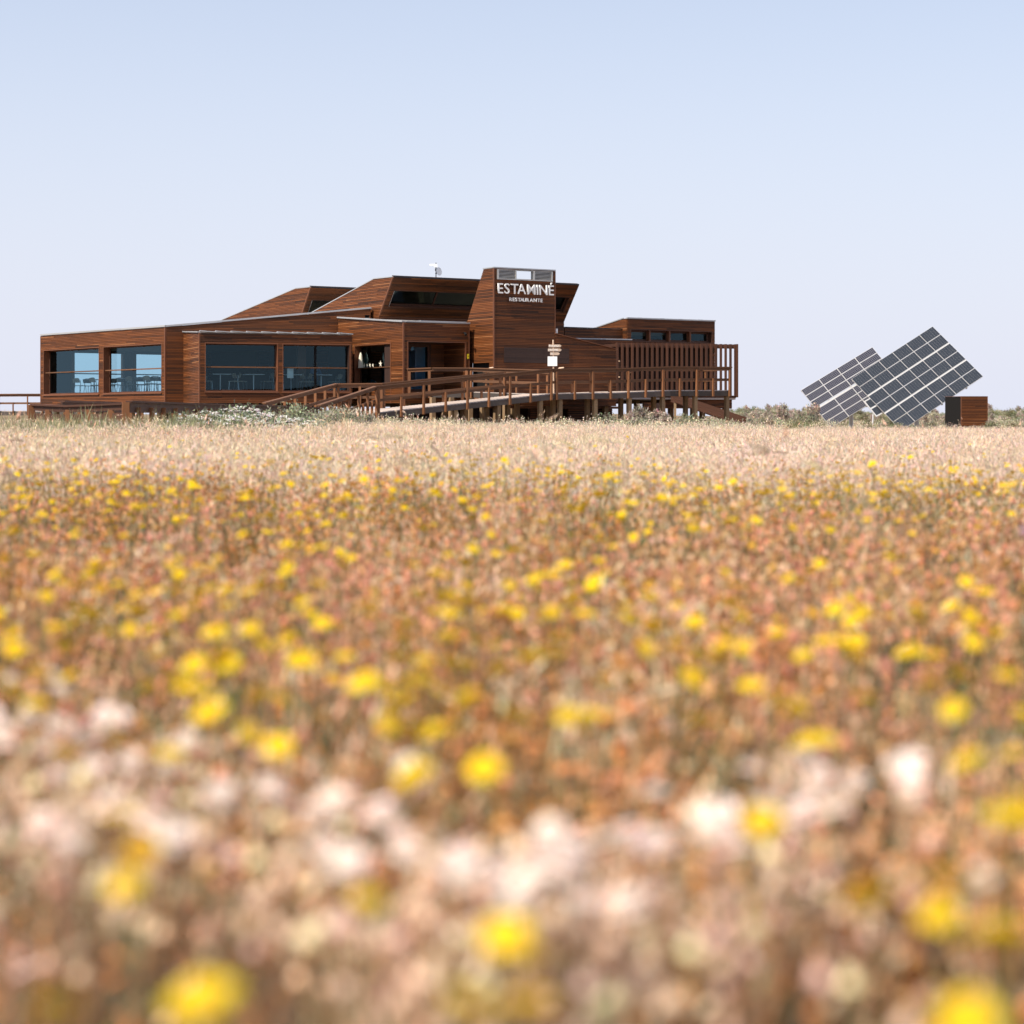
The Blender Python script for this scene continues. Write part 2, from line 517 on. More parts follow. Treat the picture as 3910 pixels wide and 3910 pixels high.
def window(fr, r, depth=0.3, rail=None, sill=True, lining='trim', glass='glass', frame=0.05, name='window', mull=(), glass_d=None, fmat='darkwood'):
    s0, s1, v0, v1 = r
    mb = MB()
    t = 0.03
    # lining boards of the reveal, standing 3 cm proud of the slats
    fr.block(mb, s0 - t, s0 + 0.004, v0 - t, v1 + t, -depth, 0.04)
    fr.block(mb, s1 - 0.004, s1 + t, v0 - t, v1 + t, -depth, 0.04)
    fr.block(mb, s0 + 0.004, s1 - 0.004, v1 - 0.004, v1 + t, -depth, 0.038)
    fr.block(mb, s0 + 0.004, s1 - 0.004, v0 - t, v0 + 0.004, -depth, 0.038)
    wo_ = mb.build(name, lining, bld)
    gd = glass_d if glass_d is not None else -depth + 0.05
    f = MB()
    fr.block(f, s0 + 0.004, s0 + frame, v0 + 0.004, v1 - 0.004, gd - 0.04, gd + 0.04)
    fr.block(f, s1 - frame, s1 - 0.004, v0 + 0.004, v1 - 0.004, gd - 0.04, gd + 0.04)
    fr.block(f, s0 + frame, s1 - frame, v1 - frame, v1 - 0.004, gd - 0.038, gd + 0.038)
    fr.block(f, s0 + frame, s1 - frame, v0 + 0.004, v0 + frame, gd - 0.038, gd + 0.038)
    for m_ in mull:
        fr.block(f, m_ - frame / 2, m_ + frame / 2, v0 + frame, v1 - frame, gd - 0.036, gd + 0.036)
    f.build('frame', fmat, wo_)
    ed = [s0 + frame] + [x for m_ in mull for x in (m_ - frame / 2, m_ + frame / 2)] + [s1 - frame]
    for a, b in zip(ed[0::2], ed[1::2]):
        pm = MB()
        vts = [fr.pt(a, v0 + frame, gd), fr.pt(b, v0 + frame, gd), fr.pt(b, v1 - frame, gd), fr.pt(a, v1 - frame, gd)]
        put('pane', mesh_from(vts, [(0, 1, 2, 3)], M[glass], 'pane'), wo_)
    if rail is not None:
        rm = MB(); fr.block(rm, s0, s1, rail - 0.025, rail + 0.025, -0.10, -0.05)
        rm.build('rail', 'rail', wo_)
    if sill:
        sm = MB(); fr.block(sm, s0 - 0.05, s1 + 0.05, v0 - 0.075, v0 - t - 0.002, -0.02, 0.085)
        sm.build('sill', 'trim', wo_)
    return wo_

Z0 = 1.41          # underside of the shell
ZF = 1.86          # floor
ZC = 3.99          # ceiling

# left wing ---------------------------------------------------------------
LW = Frame((-22.008, 91.8), (0.639, -0.770))
slat_wall(LW, [(0, Z0), (11.56, Z0), (11.56, 4.62), (0, 4.62)], [(0.33, 5.72, 1.90, 3.93), (6.16, 11.28, 1.90, 3.93)], weight=1.5, tone=0.12)
window(LW, (0.33, 5.72, 1.90, 3.93), 0.34, rail=2.9)
window(LW, (6.16, 11.28, 1.90, 3.93), 0.34, rail=2.9)
NI = Vector((0.770, 0.639, 0))       # inward
lw0, lw1 = Vector(LW.pt(0, 0)), Vector(LW.pt(11.56, 0))
LE = Frame(lw0 + NI * 8.2, tuple(-NI))     # end wall, seen from inside through the front windows
slat_wall(LE, [(0, Z0), (8.2, Z0), (8.2, 4.62), (0, 4.62)], [(0.75, 3.42, 1.95, 3.92), (4.02, 6.68, 1.95, 3.92)], weight=0.1)
for r in ((0.75, 3.42, 1.95, 3.92), (4.02, 6.68, 1.95, 3.92)):
    window(LE, r, 0.3, rail=2.9, glass='glass')
LBk = Frame(lw1 + NI * 8.2, tuple((lw0 - lw1).normalized()))
slat_wall(LBk, [(0.8, Z0), (11.56, Z0), (11.56, 4.62), (0.8, 4.62)], [(4.5, 5.6, 3.0, 3.9)], weight=0.05)
corner_trim(LW.pt(0.0, 0, 0.012), Z0, 4.62)
corner_trim(LW.pt(11.56, 0, 0.012), Z0, 4.62, 0.07)
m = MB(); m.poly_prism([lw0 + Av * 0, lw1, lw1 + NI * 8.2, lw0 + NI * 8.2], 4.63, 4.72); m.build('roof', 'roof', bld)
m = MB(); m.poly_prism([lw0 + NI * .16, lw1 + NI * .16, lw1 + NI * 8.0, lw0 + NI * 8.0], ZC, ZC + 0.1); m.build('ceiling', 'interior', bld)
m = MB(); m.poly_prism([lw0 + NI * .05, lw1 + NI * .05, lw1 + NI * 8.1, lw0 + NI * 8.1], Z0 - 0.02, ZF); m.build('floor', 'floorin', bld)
for a, b in ((0, 3.9), (3.9, 7.8), (7.8, 11.6)):
    flashing(LW.pt(a + .004, 4.675, -0.02), LW.pt(b, 4.675, -0.02))
flashing(lw0 + Up * 4.676 + NI * 0.08, lw0 + Up * 4.676 + NI * 8.2)
col = MB(); col.box(-0.2, 0.2, -0.2, 0.2, ZF, ZC)

# wall that climbs behind the bay ------------------------------------------
CW = Frame((-13.822, 83.2), Cd)
ct = lambda s: 4.63 + 0.105 * (s + 0.85)
slat_wall(CW, [(-0.85, Z0), (8.12, Z0), (8.12, ct(8.12)), (-0.85, ct(-.85))], [(0.7, 6.4, 1.5, 4.1), (7.86, 8.06, 5.17, 5.27)], weight=1.0)
for a, b in ((-.85, 1.3), (1.3, 3.6), (3.6, 5.9), (5.9, 8.14)):
    flashing(CW.pt(a, ct(a) + 0.045, -0.02), CW.pt(b, ct(b) + 0.045, -0.02), 0.07, 0.18)
v = MB(); CW.block(v, 7.86, 8.06, 5.17, 5.27, -0.13, -0.12); v.build('vent_opening', 'black', bld)
v = MB(); CW.block(v, 7.84, 8.08, 5.15, 5.168, -0.1, 0.05); v.build('vent_lip', 'metal', bld)
Ci = -CW.n
def cwp(s, d): return CW.pt(s, 0, 0) + Ci * d
m = MB(); m.poly_prism([cwp(-.85, .1), cwp(8.12, .1), cwp(8.12, 12), cwp(-.85, 12)], [ct(-.85) - .08, ct(8.12) - .08, ct(8.12) - .3, ct(-.85) - .3], [ct(-.85) + .0, ct(8.12), ct(8.12) - .2, ct(-.85) - .2]); m.build('roof', 'roof', bld)
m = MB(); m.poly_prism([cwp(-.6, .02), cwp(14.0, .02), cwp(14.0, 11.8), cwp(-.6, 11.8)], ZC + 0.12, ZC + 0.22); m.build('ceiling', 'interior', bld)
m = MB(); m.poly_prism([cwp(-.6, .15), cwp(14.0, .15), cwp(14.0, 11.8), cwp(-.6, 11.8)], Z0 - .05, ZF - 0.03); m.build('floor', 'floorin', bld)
CBk = Frame(cwp(-.85, 11.9), Cd)
slat_wall(CBk, [(3.6, Z0), (16, Z0), (16, 4.2), (3.6, 4.2)], [(5.98, 6.40, 3.40, 3.80)], weight=0.02, name='wall')

# window bay ---------------------------------------------------------------
BY = Frame((-12.736, 80.0), Cd)
slat_wall(BY, [(0, Z0), (6.42, Z0), (6.42, 4.25), (0, 4.25)], [(0.25, 3.24, 1.90, 3.84), (3.48, 6.33, 1.90, 3.84)], weight=1.6)
window(BY, (0.25, 3.24, 1.90, 3.84), 0.3, rail=2.88)
window(BY, (3.48, 6.33, 1.90, 3.84), 0.3, rail=2.88)
b0 = BY.pt(0, 0, 0); b1 = BY.pt(6.42, 0, 0)
BD = 3.42
BC = Frame(b0 + Ci * BD, tuple(-Ci))
slat_wall(BC, [(0, Z0), (BD, Z0), (BD, 4.25), (0, 4.41)], weight=1.3, tone=0.14)
BR = Frame(b1, tuple(Ci))
slat_wall(BR, [(0, Z0), (BD, Z0), (BD, 4.41), (0, 4.25)], weight=0.3)
corner_trim(BY.pt(0.0, 0, 0.012), Z0, 4.25)
m = MB(); m.poly_prism([b0, b1, b1 + Ci * BD, b0 + Ci * BD], [4.255, 4.255, 4.42, 4.42], [4.30, 4.30, 4.46, 4.46]); m.build('roof', 'roof', bld)
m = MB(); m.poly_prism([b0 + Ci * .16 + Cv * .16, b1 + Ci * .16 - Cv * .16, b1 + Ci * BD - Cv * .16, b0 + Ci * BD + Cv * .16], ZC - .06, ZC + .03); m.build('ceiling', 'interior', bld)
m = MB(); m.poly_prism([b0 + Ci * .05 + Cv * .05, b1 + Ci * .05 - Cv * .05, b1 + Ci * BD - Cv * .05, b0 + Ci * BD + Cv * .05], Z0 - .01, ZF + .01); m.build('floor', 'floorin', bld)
nS = 10
for i in range(nS):       # overlapping flashing sheets along the front edge, each lifted at one end
    a = 0.02 + i * 6.42 / nS; b = a + 6.42 / nS + 0.06
    flashing(BY.pt(a, 4.345, 0.0), BY.pt(min(b, 6.45), 4.30, 0.0), 0.035, 0.22)
flashing(BC.pt(0, 4.45, 0), BC.pt(BD, 4.30, 0), 0.05, 0.16)

# display-window wall and entrance wall ---------------------------------------
AW = Frame((-7.56, 85.5), A)
at_ = lambda s: 5.13 - 0.42 * s / 5.86
slat_wall(AW, [(0, Z0), (5.86, Z0), (5.86, at_(5.86)), (0, at_(0))], [(1.6, 4.80, 2.12, 3.88)], weight=1.5, tone=0.14)
window(AW, (1.6, 4.80, 2.12, 3.88), 0.32, rail=None, sill=False)
sh = MB(); AW.block(sh, 1.6, 4.8, 2.90, 2.935, -0.26, -0.02); sh.build('display_shelf', 'rail', bld)
e = MB(); AW.block(e, 4.83, 4.87, Z0, 4.0, 0.0, 0.05); e.build('vertical_batten', 'trim', bld)
EW = Frame((-4.455, 80.5), B)
slat_wall(EW, [(0, Z0), (3.12, Z0), (3.12, 4.71), (0, 4.71)], [(0.21, 2.94, 1.86, 3.93)], weight=1.2, tone=0.05)
corner_trim(EW.pt(0, 0, 0.015), Z0, 4.71, 0.06); corner_trim(EW.pt(3.12, 0, 0.01), Z0, 4.71, 0.05)
Ei = -EW.n
ERv = Frame(EW.pt(2.94, 0, 0) + Ei * 1.75, tuple(EW.n))      # right reveal of the entrance
slat_wall(ERv, [(0, ZF), (1.75, ZF), (1.75, 3.95), (0, 3.95)], weight=0.8, tone=0.1)
ELv = Frame(EW.pt(0.21, 0, 0), tuple(Ei))
slat_wall(ELv, [(0, ZF), (1.75, ZF), (1.75, 3.95), (0, 3.95)], weight=0.3)
EBk = Frame(EW.pt(0, 0, 0) + Ei * 1.75, B)
slat_wall(EBk, [(0.2, ZF), (2.96, ZF), (2.96, 3.95), (0.2, 3.95)], [(0.25, 2.25, 1.9, 3.9)], weight=0.3)
window(EBk, (0.25, 2.25, 1.9, 3.9), 0.1, sill=False, mull=(1.28,), lining='darkwood', frame=0.11, glass_d=-0.05, name='glazed_door')
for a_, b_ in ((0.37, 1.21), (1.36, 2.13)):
    x = MB(); EBk.block(x, a_, b_, 1.95, 3.84, -.20, -.19); x.build('door_sky_tint', 'skytint', bld)  # added sheet behind each door pane, coloured as the glass's blue sky reflection
x = MB(); AW.block(x, 1.7, 4.7, 2.1, 3.62, -1.25, -1.22); x.build('display_sky_tint', 'skytint', bld)  # added sheet that gives the display glass its blue reflection
tr = MB(); EW.block(tr, 0.17, 0.215, ZF, 3.95, -.02, 0.045); EW.block(tr, 2.93, 2.98, ZF, 3.95, -.02, 0.045); EW.block(tr, 0.215, 2.93, 3.925, 3.965, -.02, 0.043)
tr.build('door_surround', 'trim', bld)
m = MB(); q0, q1, q2, q3 = AW.pt(0, 0), AW.pt(5.86, 0), EW.pt(3.12, 0), AW.pt(0, 0) + Bv * 3.12
m.poly_prism([q0, q1, q2, q3], [5.1, 4.69, 4.69, 5.1], [5.16, 4.745, 4.745, 5.16]); m.build('roof', 'roof', bld)
m = MB(); m.poly_prism([q0 + Bv * .17, q1 + Bv * .17 - Av * .17, q2 - Bv * .17 - Av * .17, q3 - Bv * .17], ZC - .03, ZC + .05); m.build('ceiling', 'interior', bld)
m = MB(); m.poly_prism([q0 + Bv * .1, q1 + Bv * .1 - Av * .1, q2 - Bv * .1 - Av * .1, q3 - Bv * .1], Z0 - .03, ZF - .02); m.build('floor', 'floorin', bld)
ESd = Frame(EW.pt(3.12, 0), tuple(Ei)); slat_wall(ESd, [(0, Z0), (5.86, Z0), (5.86, 5.1), (0, 4.70)], weight=0.3)
for a, b in ((0, 3.0), (3.0, 5.9)):
    flashing(AW.pt(a, at_(a) + .045, 0), AW.pt(b, at_(b) + .045, 0), 0.06, 0.18)
flashing(EW.pt(0.1, 4.755, 0), EW.pt(3.15, 4.755, 0), 0.05, 0.16)
flashing(EW.pt(0.9, 4.80, -.3), EW.pt(3.1, 4.80, -.3), 0.04, 0.3)

# sign tower -----------------------------------------------------------------
TF = Frame((-0.756, 81.0), B)
TW = 3.01
slat_wall(TF, [(0, 1.3), (TW, 1.3), (TW, 6.97), (0, 6.97)], [(0.14, 2.88, 6.56, 6.92)], weight=1.4)
slat_wall(TF, [(TW + .005, 1.3), (6.15, 1.3), (6.15, 3.73), (TW + .005, 4.33)], weight=1.4, tone=0.05)
Ti = -TF.n
TS = Frame(TF.pt(0, 0) + Ti * 2.5, tuple(-Ti))
slat_wall(TS, [(0, 1.3), (2.5, 1.3), (2.5, 6.97), (1.73, 6.97), (0.39, 4.83), (0, 4.83)], [(0.58, 2.19, 1.9, 3.1)], weight=1.4, tone=0.14)
TR = Frame(TF.pt(TW, 0), tuple(Ti))
slat_wall(TR, [(0, 4.0), (2.5, 4.0), (2.5, 4.83), (2.11, 4.83), (0.77, 6.97), (0, 6.97)], weight=0.3)
corner_trim(TF.pt(0, 0, 0.015), 1.3, 6.97, 0.06); corner_trim(TF.pt(TW, 0, 0.01), 4.33, 6.97, 0.05)
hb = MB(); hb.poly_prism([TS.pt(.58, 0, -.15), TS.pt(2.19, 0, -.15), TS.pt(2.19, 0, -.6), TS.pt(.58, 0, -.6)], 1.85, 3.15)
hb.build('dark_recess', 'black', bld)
def twp(s, d): return TF.pt(s, 0) + Ti * d
# sloping back of the tower, open in the middle at the louvre level
m = MB()
for a, b, z0, z1 in ((.05, 1.35, 4.83, 6.95), (2.5, 2.96, 4.83, 6.95), (1.35, 2.5, 4.83, 6.45)):
    dd = lambda z: 2.11 - 1.34 * (z - 4.83) / 2.14
    m.hexa([twp(a, dd(z0)), twp(b, dd(z0)), twp(b, dd(z0) - .08), twp(a, dd(z0) - .08)] and
           [twp(a, dd(z0)) + Up * z0, twp(b, dd(z0)) + Up * z0, twp(b, dd(z0) - .1) + Up * z0, twp(a, dd(z0) - .1) + Up * z0,
            twp(a, dd(z1)) + Up * z1, twp(b, dd(z1)) + Up * z1, twp(b, dd(z1) - .1) + Up * z1, twp(a, dd(z1) - .1) + Up * z1])
m.build('tower_back', 'roof', bld)
m = MB(); m.poly_prism([twp(0.02, 0.02), twp(TW - .02, .02), twp(TW - .02, .78), twp(.02, .78)], 6.975, 7.01); m.build('tower_cap', 'roof', bld)
flashing(TF.pt(-.02, 7.0, 0.02), TF.pt(TW + .02, 7.0, 0.02), 0.05, 0.06)
flashing(TS.pt(1.70, 7.0, 0.02), TS.pt(2.52, 7.0, 0.02), 0.045, 0.05)
m = MB(); m.poly_prism([twp(.16, .16), twp(TW - .16, .16), twp(TW - .16, .7), twp(.16, .7)], 6.42, 6.46); m.build('louvre_floor', 'alu', bld)
# louvre bank
lf = MB()
for s0, s1 in ((0.14, 0.22), (1.03, 1.08), (1.91, 1.99), (2.82, 2.88)): TF.block(lf, s0, s1, 6.56, 6.92, -0.14, 0.06)
TF.block(lf, 0.14, 2.88, 6.52, 6.56, -0.14, 0.07)
TF.block(lf, 0.14, 2.88, 6.92, 6.94, -0.14, 0.05)
lv = lf.build('louvre_frame', 'alu', bld)
for s0, s1 in ((0.225, 1.025), (1.995, 2.815)):
    bk = MB(); TF.block(bk, s0, s1, 6.56, 6.92, -0.15, -0.13); bk.build('louvre_backing', 'black', lv)
    for i in range(6):
        z = 6.585 + i * 0.057
        lm = MB(); lm.hexa([TF.pt(s0, z, .03), TF.pt(s1, z, .03), TF.pt(s1, z + .018, -.05), TF.pt(s0, z + .018, -.05),
                            TF.pt(s0, z + .024, .03), TF.pt(s1, z + .024, .03), TF.pt(s1, z + .03, -.05), TF.pt(s0, z + .03, -.05)])
        lm.build('louvre_blade', 'alu', lv)
# closed shutter: finer, darker boards, slightly proud
sf = MB(); TF.block(sf, 0.47, 3.70, 3.09, 3.72, 0.03, 0.045); so = sf.build('shutter', 'backing', bld)
for i in range(14):
    x = MB(); TF.block(x, 0.47, 3.70, 3.095 + i * .0448, 3.13 + i * .0448, 0.046, 0.06); x.build('shutter_board', 'shutter', so)
beam('wall_cap', TF.pt(TW, 4.345, 0.0), TF.pt(6.17, 3.745, 0.0), 0.2, 0.03, 'trim', bld)
m = MB(); m.poly_prism([TF.pt(TW, 0) + Ti * .15, TF.pt(6.1, 0) + Ti * .15, TF.pt(6.1, 0) + Ti * 6, TF.pt(TW, 0) + Ti * 6], 1.3, ZF - .04); m.build('floor', 'floorin', bld)

# clerestories ------------------------------------------------------------------
def clerestory(tl, zr, length, back_k, zk, back_tip, ztip, wr, weight):
    tl = V2(tl)
    ov, zb = 1.243, 5.25
    base = tl - Av * ov
    sd_ = Frame(tl, A)
    poly = [(0, zr), (-back_k, zk), (-back_tip, ztip), (-back_tip, 4.6), (-ov, 4.6), (-ov, zb)]
    slat_wall(sd_, poly, weight=weight, tone=0.14)
    vv = Av * ov + Up * (zr - zb); vl = vv.length
    fr = Frame((base.x, base.y), B, tuple(vv), zb)
    slat_wall(fr, [(0, 0), (length, 0), (length, vl), (0, vl)], [wr], weight=0.8)
    window(fr, wr, 0.22, sill=False, lining='darkwood', glass='darkglass', frame=0.07, mull=[wr[0] + (wr[1] - wr[0]) * k / 4 for k in (1, 2, 3)] if length > 6 else [wr[0] + (wr[1] - wr[0]) / 2])
    bl = MB(); fr.block(bl, wr[0] + .005, wr[0] + .03, wr[2] + .02, wr[3] - .02, -.2, .02); bl.build('pale_reveal', 'alu', bld)
    low = Frame((base.x, base.y), B)
    slat_wall(low, [(0, 4.5), (length, 4.5), (length, zb), (0, zb)], weight=0.4)
    # roof and blank right end
    e0, e1 = tl, tl + Bv * length
    m_ = MB()
    for (t0, za), (t1, zb_) in (((0, zr), (back_k, zk)), ((back_k, zk), (back_tip, ztip))):
        p0, p1, p2, p3 = e0 - Av * t0, e1 - Av * t0, e1 - Av * t1, e0 - Av * t1
        m_.poly_prism([p0, p1, p2, p3], [za + .002, za + .002, zb_ + .002, zb_ + .002], [za + .03, za + .03, zb_ + .03, zb_ + .03])
    m_.build('roof', 'roof', bld)
    rw = MB()
    pp = [(0, zr), (ov, zb), (ov, 4.6), (back_tip, 4.6), (back_tip, ztip), (back_k, zk)]
    n0 = len(pp)
    vts = [tuple(e1 - Av * t - Bv * .05 + Up * z) for t, z in pp] + [tuple(e1 - Av * t + Up * z) for t, z in pp]
    fcs = [tuple(range(n0)), tuple(reversed(range(n0, 2 * n0)))] + [(i, i + n0, (i + 1) % n0 + n0, (i + 1) % n0) for i in range(n0)]
    put('wall', mesh_from(vts, fcs, M['darkwood'], 'wall'), bld)
    flashing(e0 + Up * (zr + .03) , e1 + Up * (zr + .03), 0.05, 0.06, 'darkmetal')
    flashing(sd_.pt(0, zr + .02, .0), sd_.pt(-back_k, zk + .02, .0), 0.04, 0.08)
    flashing(sd_.pt(-back_k, zk + .02, .0), sd_.pt(-back_tip, ztip + .02, .0), 0.04, 0.08)
    beam('corner_trim', sd_.pt(0, zr, .015), sd_.pt(-ov, zb, .015), .06, .06, 'trim', bld)
clerestory((-5.106, 84.55), 6.86, 9.62, 1.73, 6.88, 9.0, 5.46, (0.25, 9.35, 0.50, 1.36), 1.1)
clerestory((-9.359, 91.4), 6.88, 5.5, 1.59, 6.90, 10.2, 5.78, (0.25, 5.2, 0.50, 1.36), 1.1)

# upper room on the right ------------------------------------------------------
CB = Frame((-5.765, 85.6), B)
slat_wall(CB, [(9.66, 4.3), (12.97, 4.3), (12.97, 4.96), (9.66, 4.98)], weight=1.0)
flashing(CB.pt(9.7, 5.0, -.03), CB.pt(12.97, 4.985, -.03), 0.03, 0.12, 'darkmetal')
UF = Frame((5.407, 92.16), B)
slat_wall(UF, [(0, 1.5), (5.16, 1.5), (5.16, 5.46), (0, 5.46)], [(0.2, 4.98, 4.42, 4.95)], weight=1.2)
Ui = -UF.n
US = Frame(UF.pt(0, 0) + Ui * 4.2, tuple(-Ui))
slat_wall(US, [(0, 4.3), (4.2, 4.3), (4.2, 5.46), (3.9, 5.46), (0, 4.87)], weight=1.0, tone=0.14)
window(UF, (0.2, 4.98, 4.42, 4.95), 0.34, sill=False, mull=(1.33, 2.50, 3.72), frame=0.10, lining='darkwood')
for s in (1.33, 2.50, 3.72):
    x = MB(); UF.block(x, s - .04, s + .04, 4.43, 4.94, -.25, -.02); x.build('mullion_fin', 'trim', bld)
m = MB(); u0, u1 = UF.pt(0, 0), UF.pt(5.16, 0)
m.poly_prism([u0, u1, u1 + Ui * 4.2, u0 + Ui * 4.2], [5.46, 5.46, 4.86, 4.86], [5.5, 5.5, 4.9, 4.9]); m.build('roof', 'roof', bld)
flashing(UF.pt(-.02, 5.49, 0.02), UF.pt(5.18, 5.49, .02), 0.06, 0.1)
flashing(US.pt(3.9, 5.485, 0.01), US.pt(0, 4.895, .01), 0.045, 0.08)
UR = Frame(u1, tuple(Ui)); slat_wall(UR, [(0, 1.5), (4.2, 1.5), (4.2, 4.86), (0, 5.46)], weight=0.2)
UBk = Frame(u1 + Ui * 4.2, tuple(-Bv)); slat_wall(UBk, [(0, 1.5), (5.2, 1.5), (5.2, 4.86), (0, 4.86)], weight=0.05)
for dx in (0.9, 2.2, 3.3, 4.5):
    x = MB(); p = UF.pt(dx, 5.52, -.4); x.tube(p, p + Bv * .25, .035); x.build('roof_pipe', 'darkmetal', bld)
# canopy over the screened terrace
FN = Frame((4.552, 86.0), Cd)
cp = [TF.pt(TW + .2, 0) + Ti * .4, TF.pt(6.1, 0) + Ti * .6, FN.pt(0.2, 0, -.25), FN.pt(4.6, 0, -.25), UF.pt(5.1, 0, .05), UF.pt(0, 0, .05), CB.pt(9.7, 0, .05)]
m = MB(); m.poly_prism([CB.pt(9.7, 0, .6), UF.pt(0.05, 0, .3), UF.pt(0.05, 0, .03), CB.pt(9.7, 0, .04)], 4.36, 4.46); m.build('roof', 'roof', bld)
flashing(CB.pt(9.6, 4.45, .62), UF.pt(0.05, 4.47, .32), 0.05, 0.05)
m = MB(); m.poly_prism([CB.pt(9.4, 0, 3.2), FN.pt(0.1, 0, -.2), FN.pt(5.0, 0, -.2), UF.pt(5.1, 0, .06), UF.pt(0.02, 0, .08), CB.pt(9.7, 0, .1)], 3.93, 4.06); m.build('terrace_canopy', 'darkwood', bld)
fs = Frame(CB.pt(9.4, 0, .9), tuple((UF.pt(.05, 0, .5) - CB.pt(9.4, 0, .9)).normalized()))
slat_wall(fs, [(0, 4.06), (3.5, 4.06), (3.5, 4.42), (0, 4.42)], weight=0.8)
m = MB(); m.poly_prism([TF.pt(6.1, 0) + Ti * .3, FN.pt(0.0, 0, -.05), FN.pt(5.84, 0, -.05), UF.pt(5.16, 0, 0) + Bv * .3, UF.pt(0, 0), TF.pt(6.1, 0) + Ti * 5], 1.62, 1.80); m.build('terrace_floor', 'plank', bld)
# vertical fin screen
NF = 25
for i in range(NF):
    s = 0.06 + i * (5.80 - .06) / (NF - 1)
    x = MB(); FN.block(x, s - .052, s + .052, 1.77 if i else 1.5, 4.10, -.025, .03); x.build('fin', 'fin', bld)
x = MB(); FN.block(x, .1, 4.85, 1.80, 3.93, -.75, -.70); x.build('screen_shade_sheet', 'backing', bld)  # added dark sheet; its colour puts the terrace shade between the fins
x = MB(); FN.block(x, 0, 5.86, 3.90, 4.09, -.08, -.03); x.build('screen_header', 'fin', bld)
x = MB(); FN.block(x, 0, 5.86, 1.70, 1.80, -.08, -.03); x.build('screen_sill', 'darkwood', bld)
x = MB(); FN.block(x, 5.84, 5.90, 1.72, 4.105, -.16, .10); x.build('screen_end_post', 'fin', bld)
sk = Frame(FN.pt(2.2, 0, -.35), Cd)
slat_wall(sk, [(0, 1.22), (3.6, 1.22), (3.6, 1.70), (0, 1.70)], weight=0.8)
# bottle-rack lights behind the screen are small pale knobs
for s, z in ((0.42, 3.3), (0.42, 2.95), (0.42, 2.6), (0.2, 2.65), (0.95, 2.8), (0.95, 2.45)):
    x = MB(); p = FN.pt(s, z, -.66); x.tube(p, p + FN.n * .1, .03, .02, 6); x.build('screen_knob', 'palepost', bld)
# undercroft: slatted store walls, door, piers
UC = Frame(TF.pt(2.1, 0) + Ti * .5, B)
slat_wall(UC, [(0, .3), (1.1, .3), (1.1, 1.28), (0, 1.28)], weight=0.7, pitch=0.1)
slat_wall(UC, [(1.9, .3), (4.2, .3), (4.2, 1.28), (1.9, 1.28)], weight=0.7, pitch=0.1)
beam('undercroft_beam', UC.pt(-2.2, 1.24, .1), UC.pt(4.4, 1.24, .1), .12, .1, 'trim', bld)
x = MB(); u9 = Frame(EW.pt(0.3, 0) + Ei * 1.6, B); u9.block(x, 0, 11.2, -.1, 1.40, -.1, 0); x.build('undercroft_shade_sheet', 'backing', bld)  # added dark sheet that paints the shade seen in the undercroft openings
UD = Frame((5.72, 85.4), Cd)
slat_wall(UD, [(0, .35), (.48, .35), (.48, 1.46), (0, 1.46)], weight=0.7, tone=.05)
x = MB(); UD.block(x, .5, .98, .35, 1.44, -.06, 0.0); dr = x.build('store_door', 'shutter', bld)
x = MB(); UD.block(x, .98, 1.03, .35, 1.48, -.08, 0.03); UD.block(x, .47, .505, .35, 1.48, -.08, .035); x.build('door_jamb', 'trim', dr)
x = MB(); UD.block(x, .82, .91, 1.2, 1.42, 0.004, 0.012); pl = x.build('door_notice', 'white', dr)
x = MB(); UD.block(x, .84, .89, 1.31, 1.38, 0.0125, 0.014); UD.block(x, .85, .88, 1.23, 1.29, 0.0125, 0.014); x.build('notice_figure', 'black', dr)

# stilts under the shell -------------------------------------------------------
def stilt(p, ztop, w=0.2, mat='pile'):
    z = g1(p[0], p[1]) - .15
    beam('stilt', (p[0], p[1], z), (p[0], p[1], ztop), w, w, mat, bld, up=(B[0], B[1], 0))
for s in (0.6, 3.0, 5.4, 7.8, 10.2):
    for d in (0.5, 3.5, 6.5): stilt(LW.pt(s, 0) + NI * d, Z0)
for s in (0.4, 2.4, 4.4, 6.2):
    for d in (0.3, 2.4, 5.4, 8.4): stilt(BY.pt(s, 0) + Ci * d, Z0)
for s in (1.0, 3.2, 5.5):
    for d in (0.4, 2.6): stilt(AW.pt(s, 0) + Bv * d, Z0)
for s in (0.3, 2.8, 5.8):
    for d in (0.3, 3.0, 6.0, 9): stilt(TF.pt(s, 0) + Ti * d, 1.3)
for s in (2.3, 4.0, 5.6):
    for d in (0.6, 3.0): stilt(FN.pt(s, 0, -d), 1.65)
flush_boards(300)

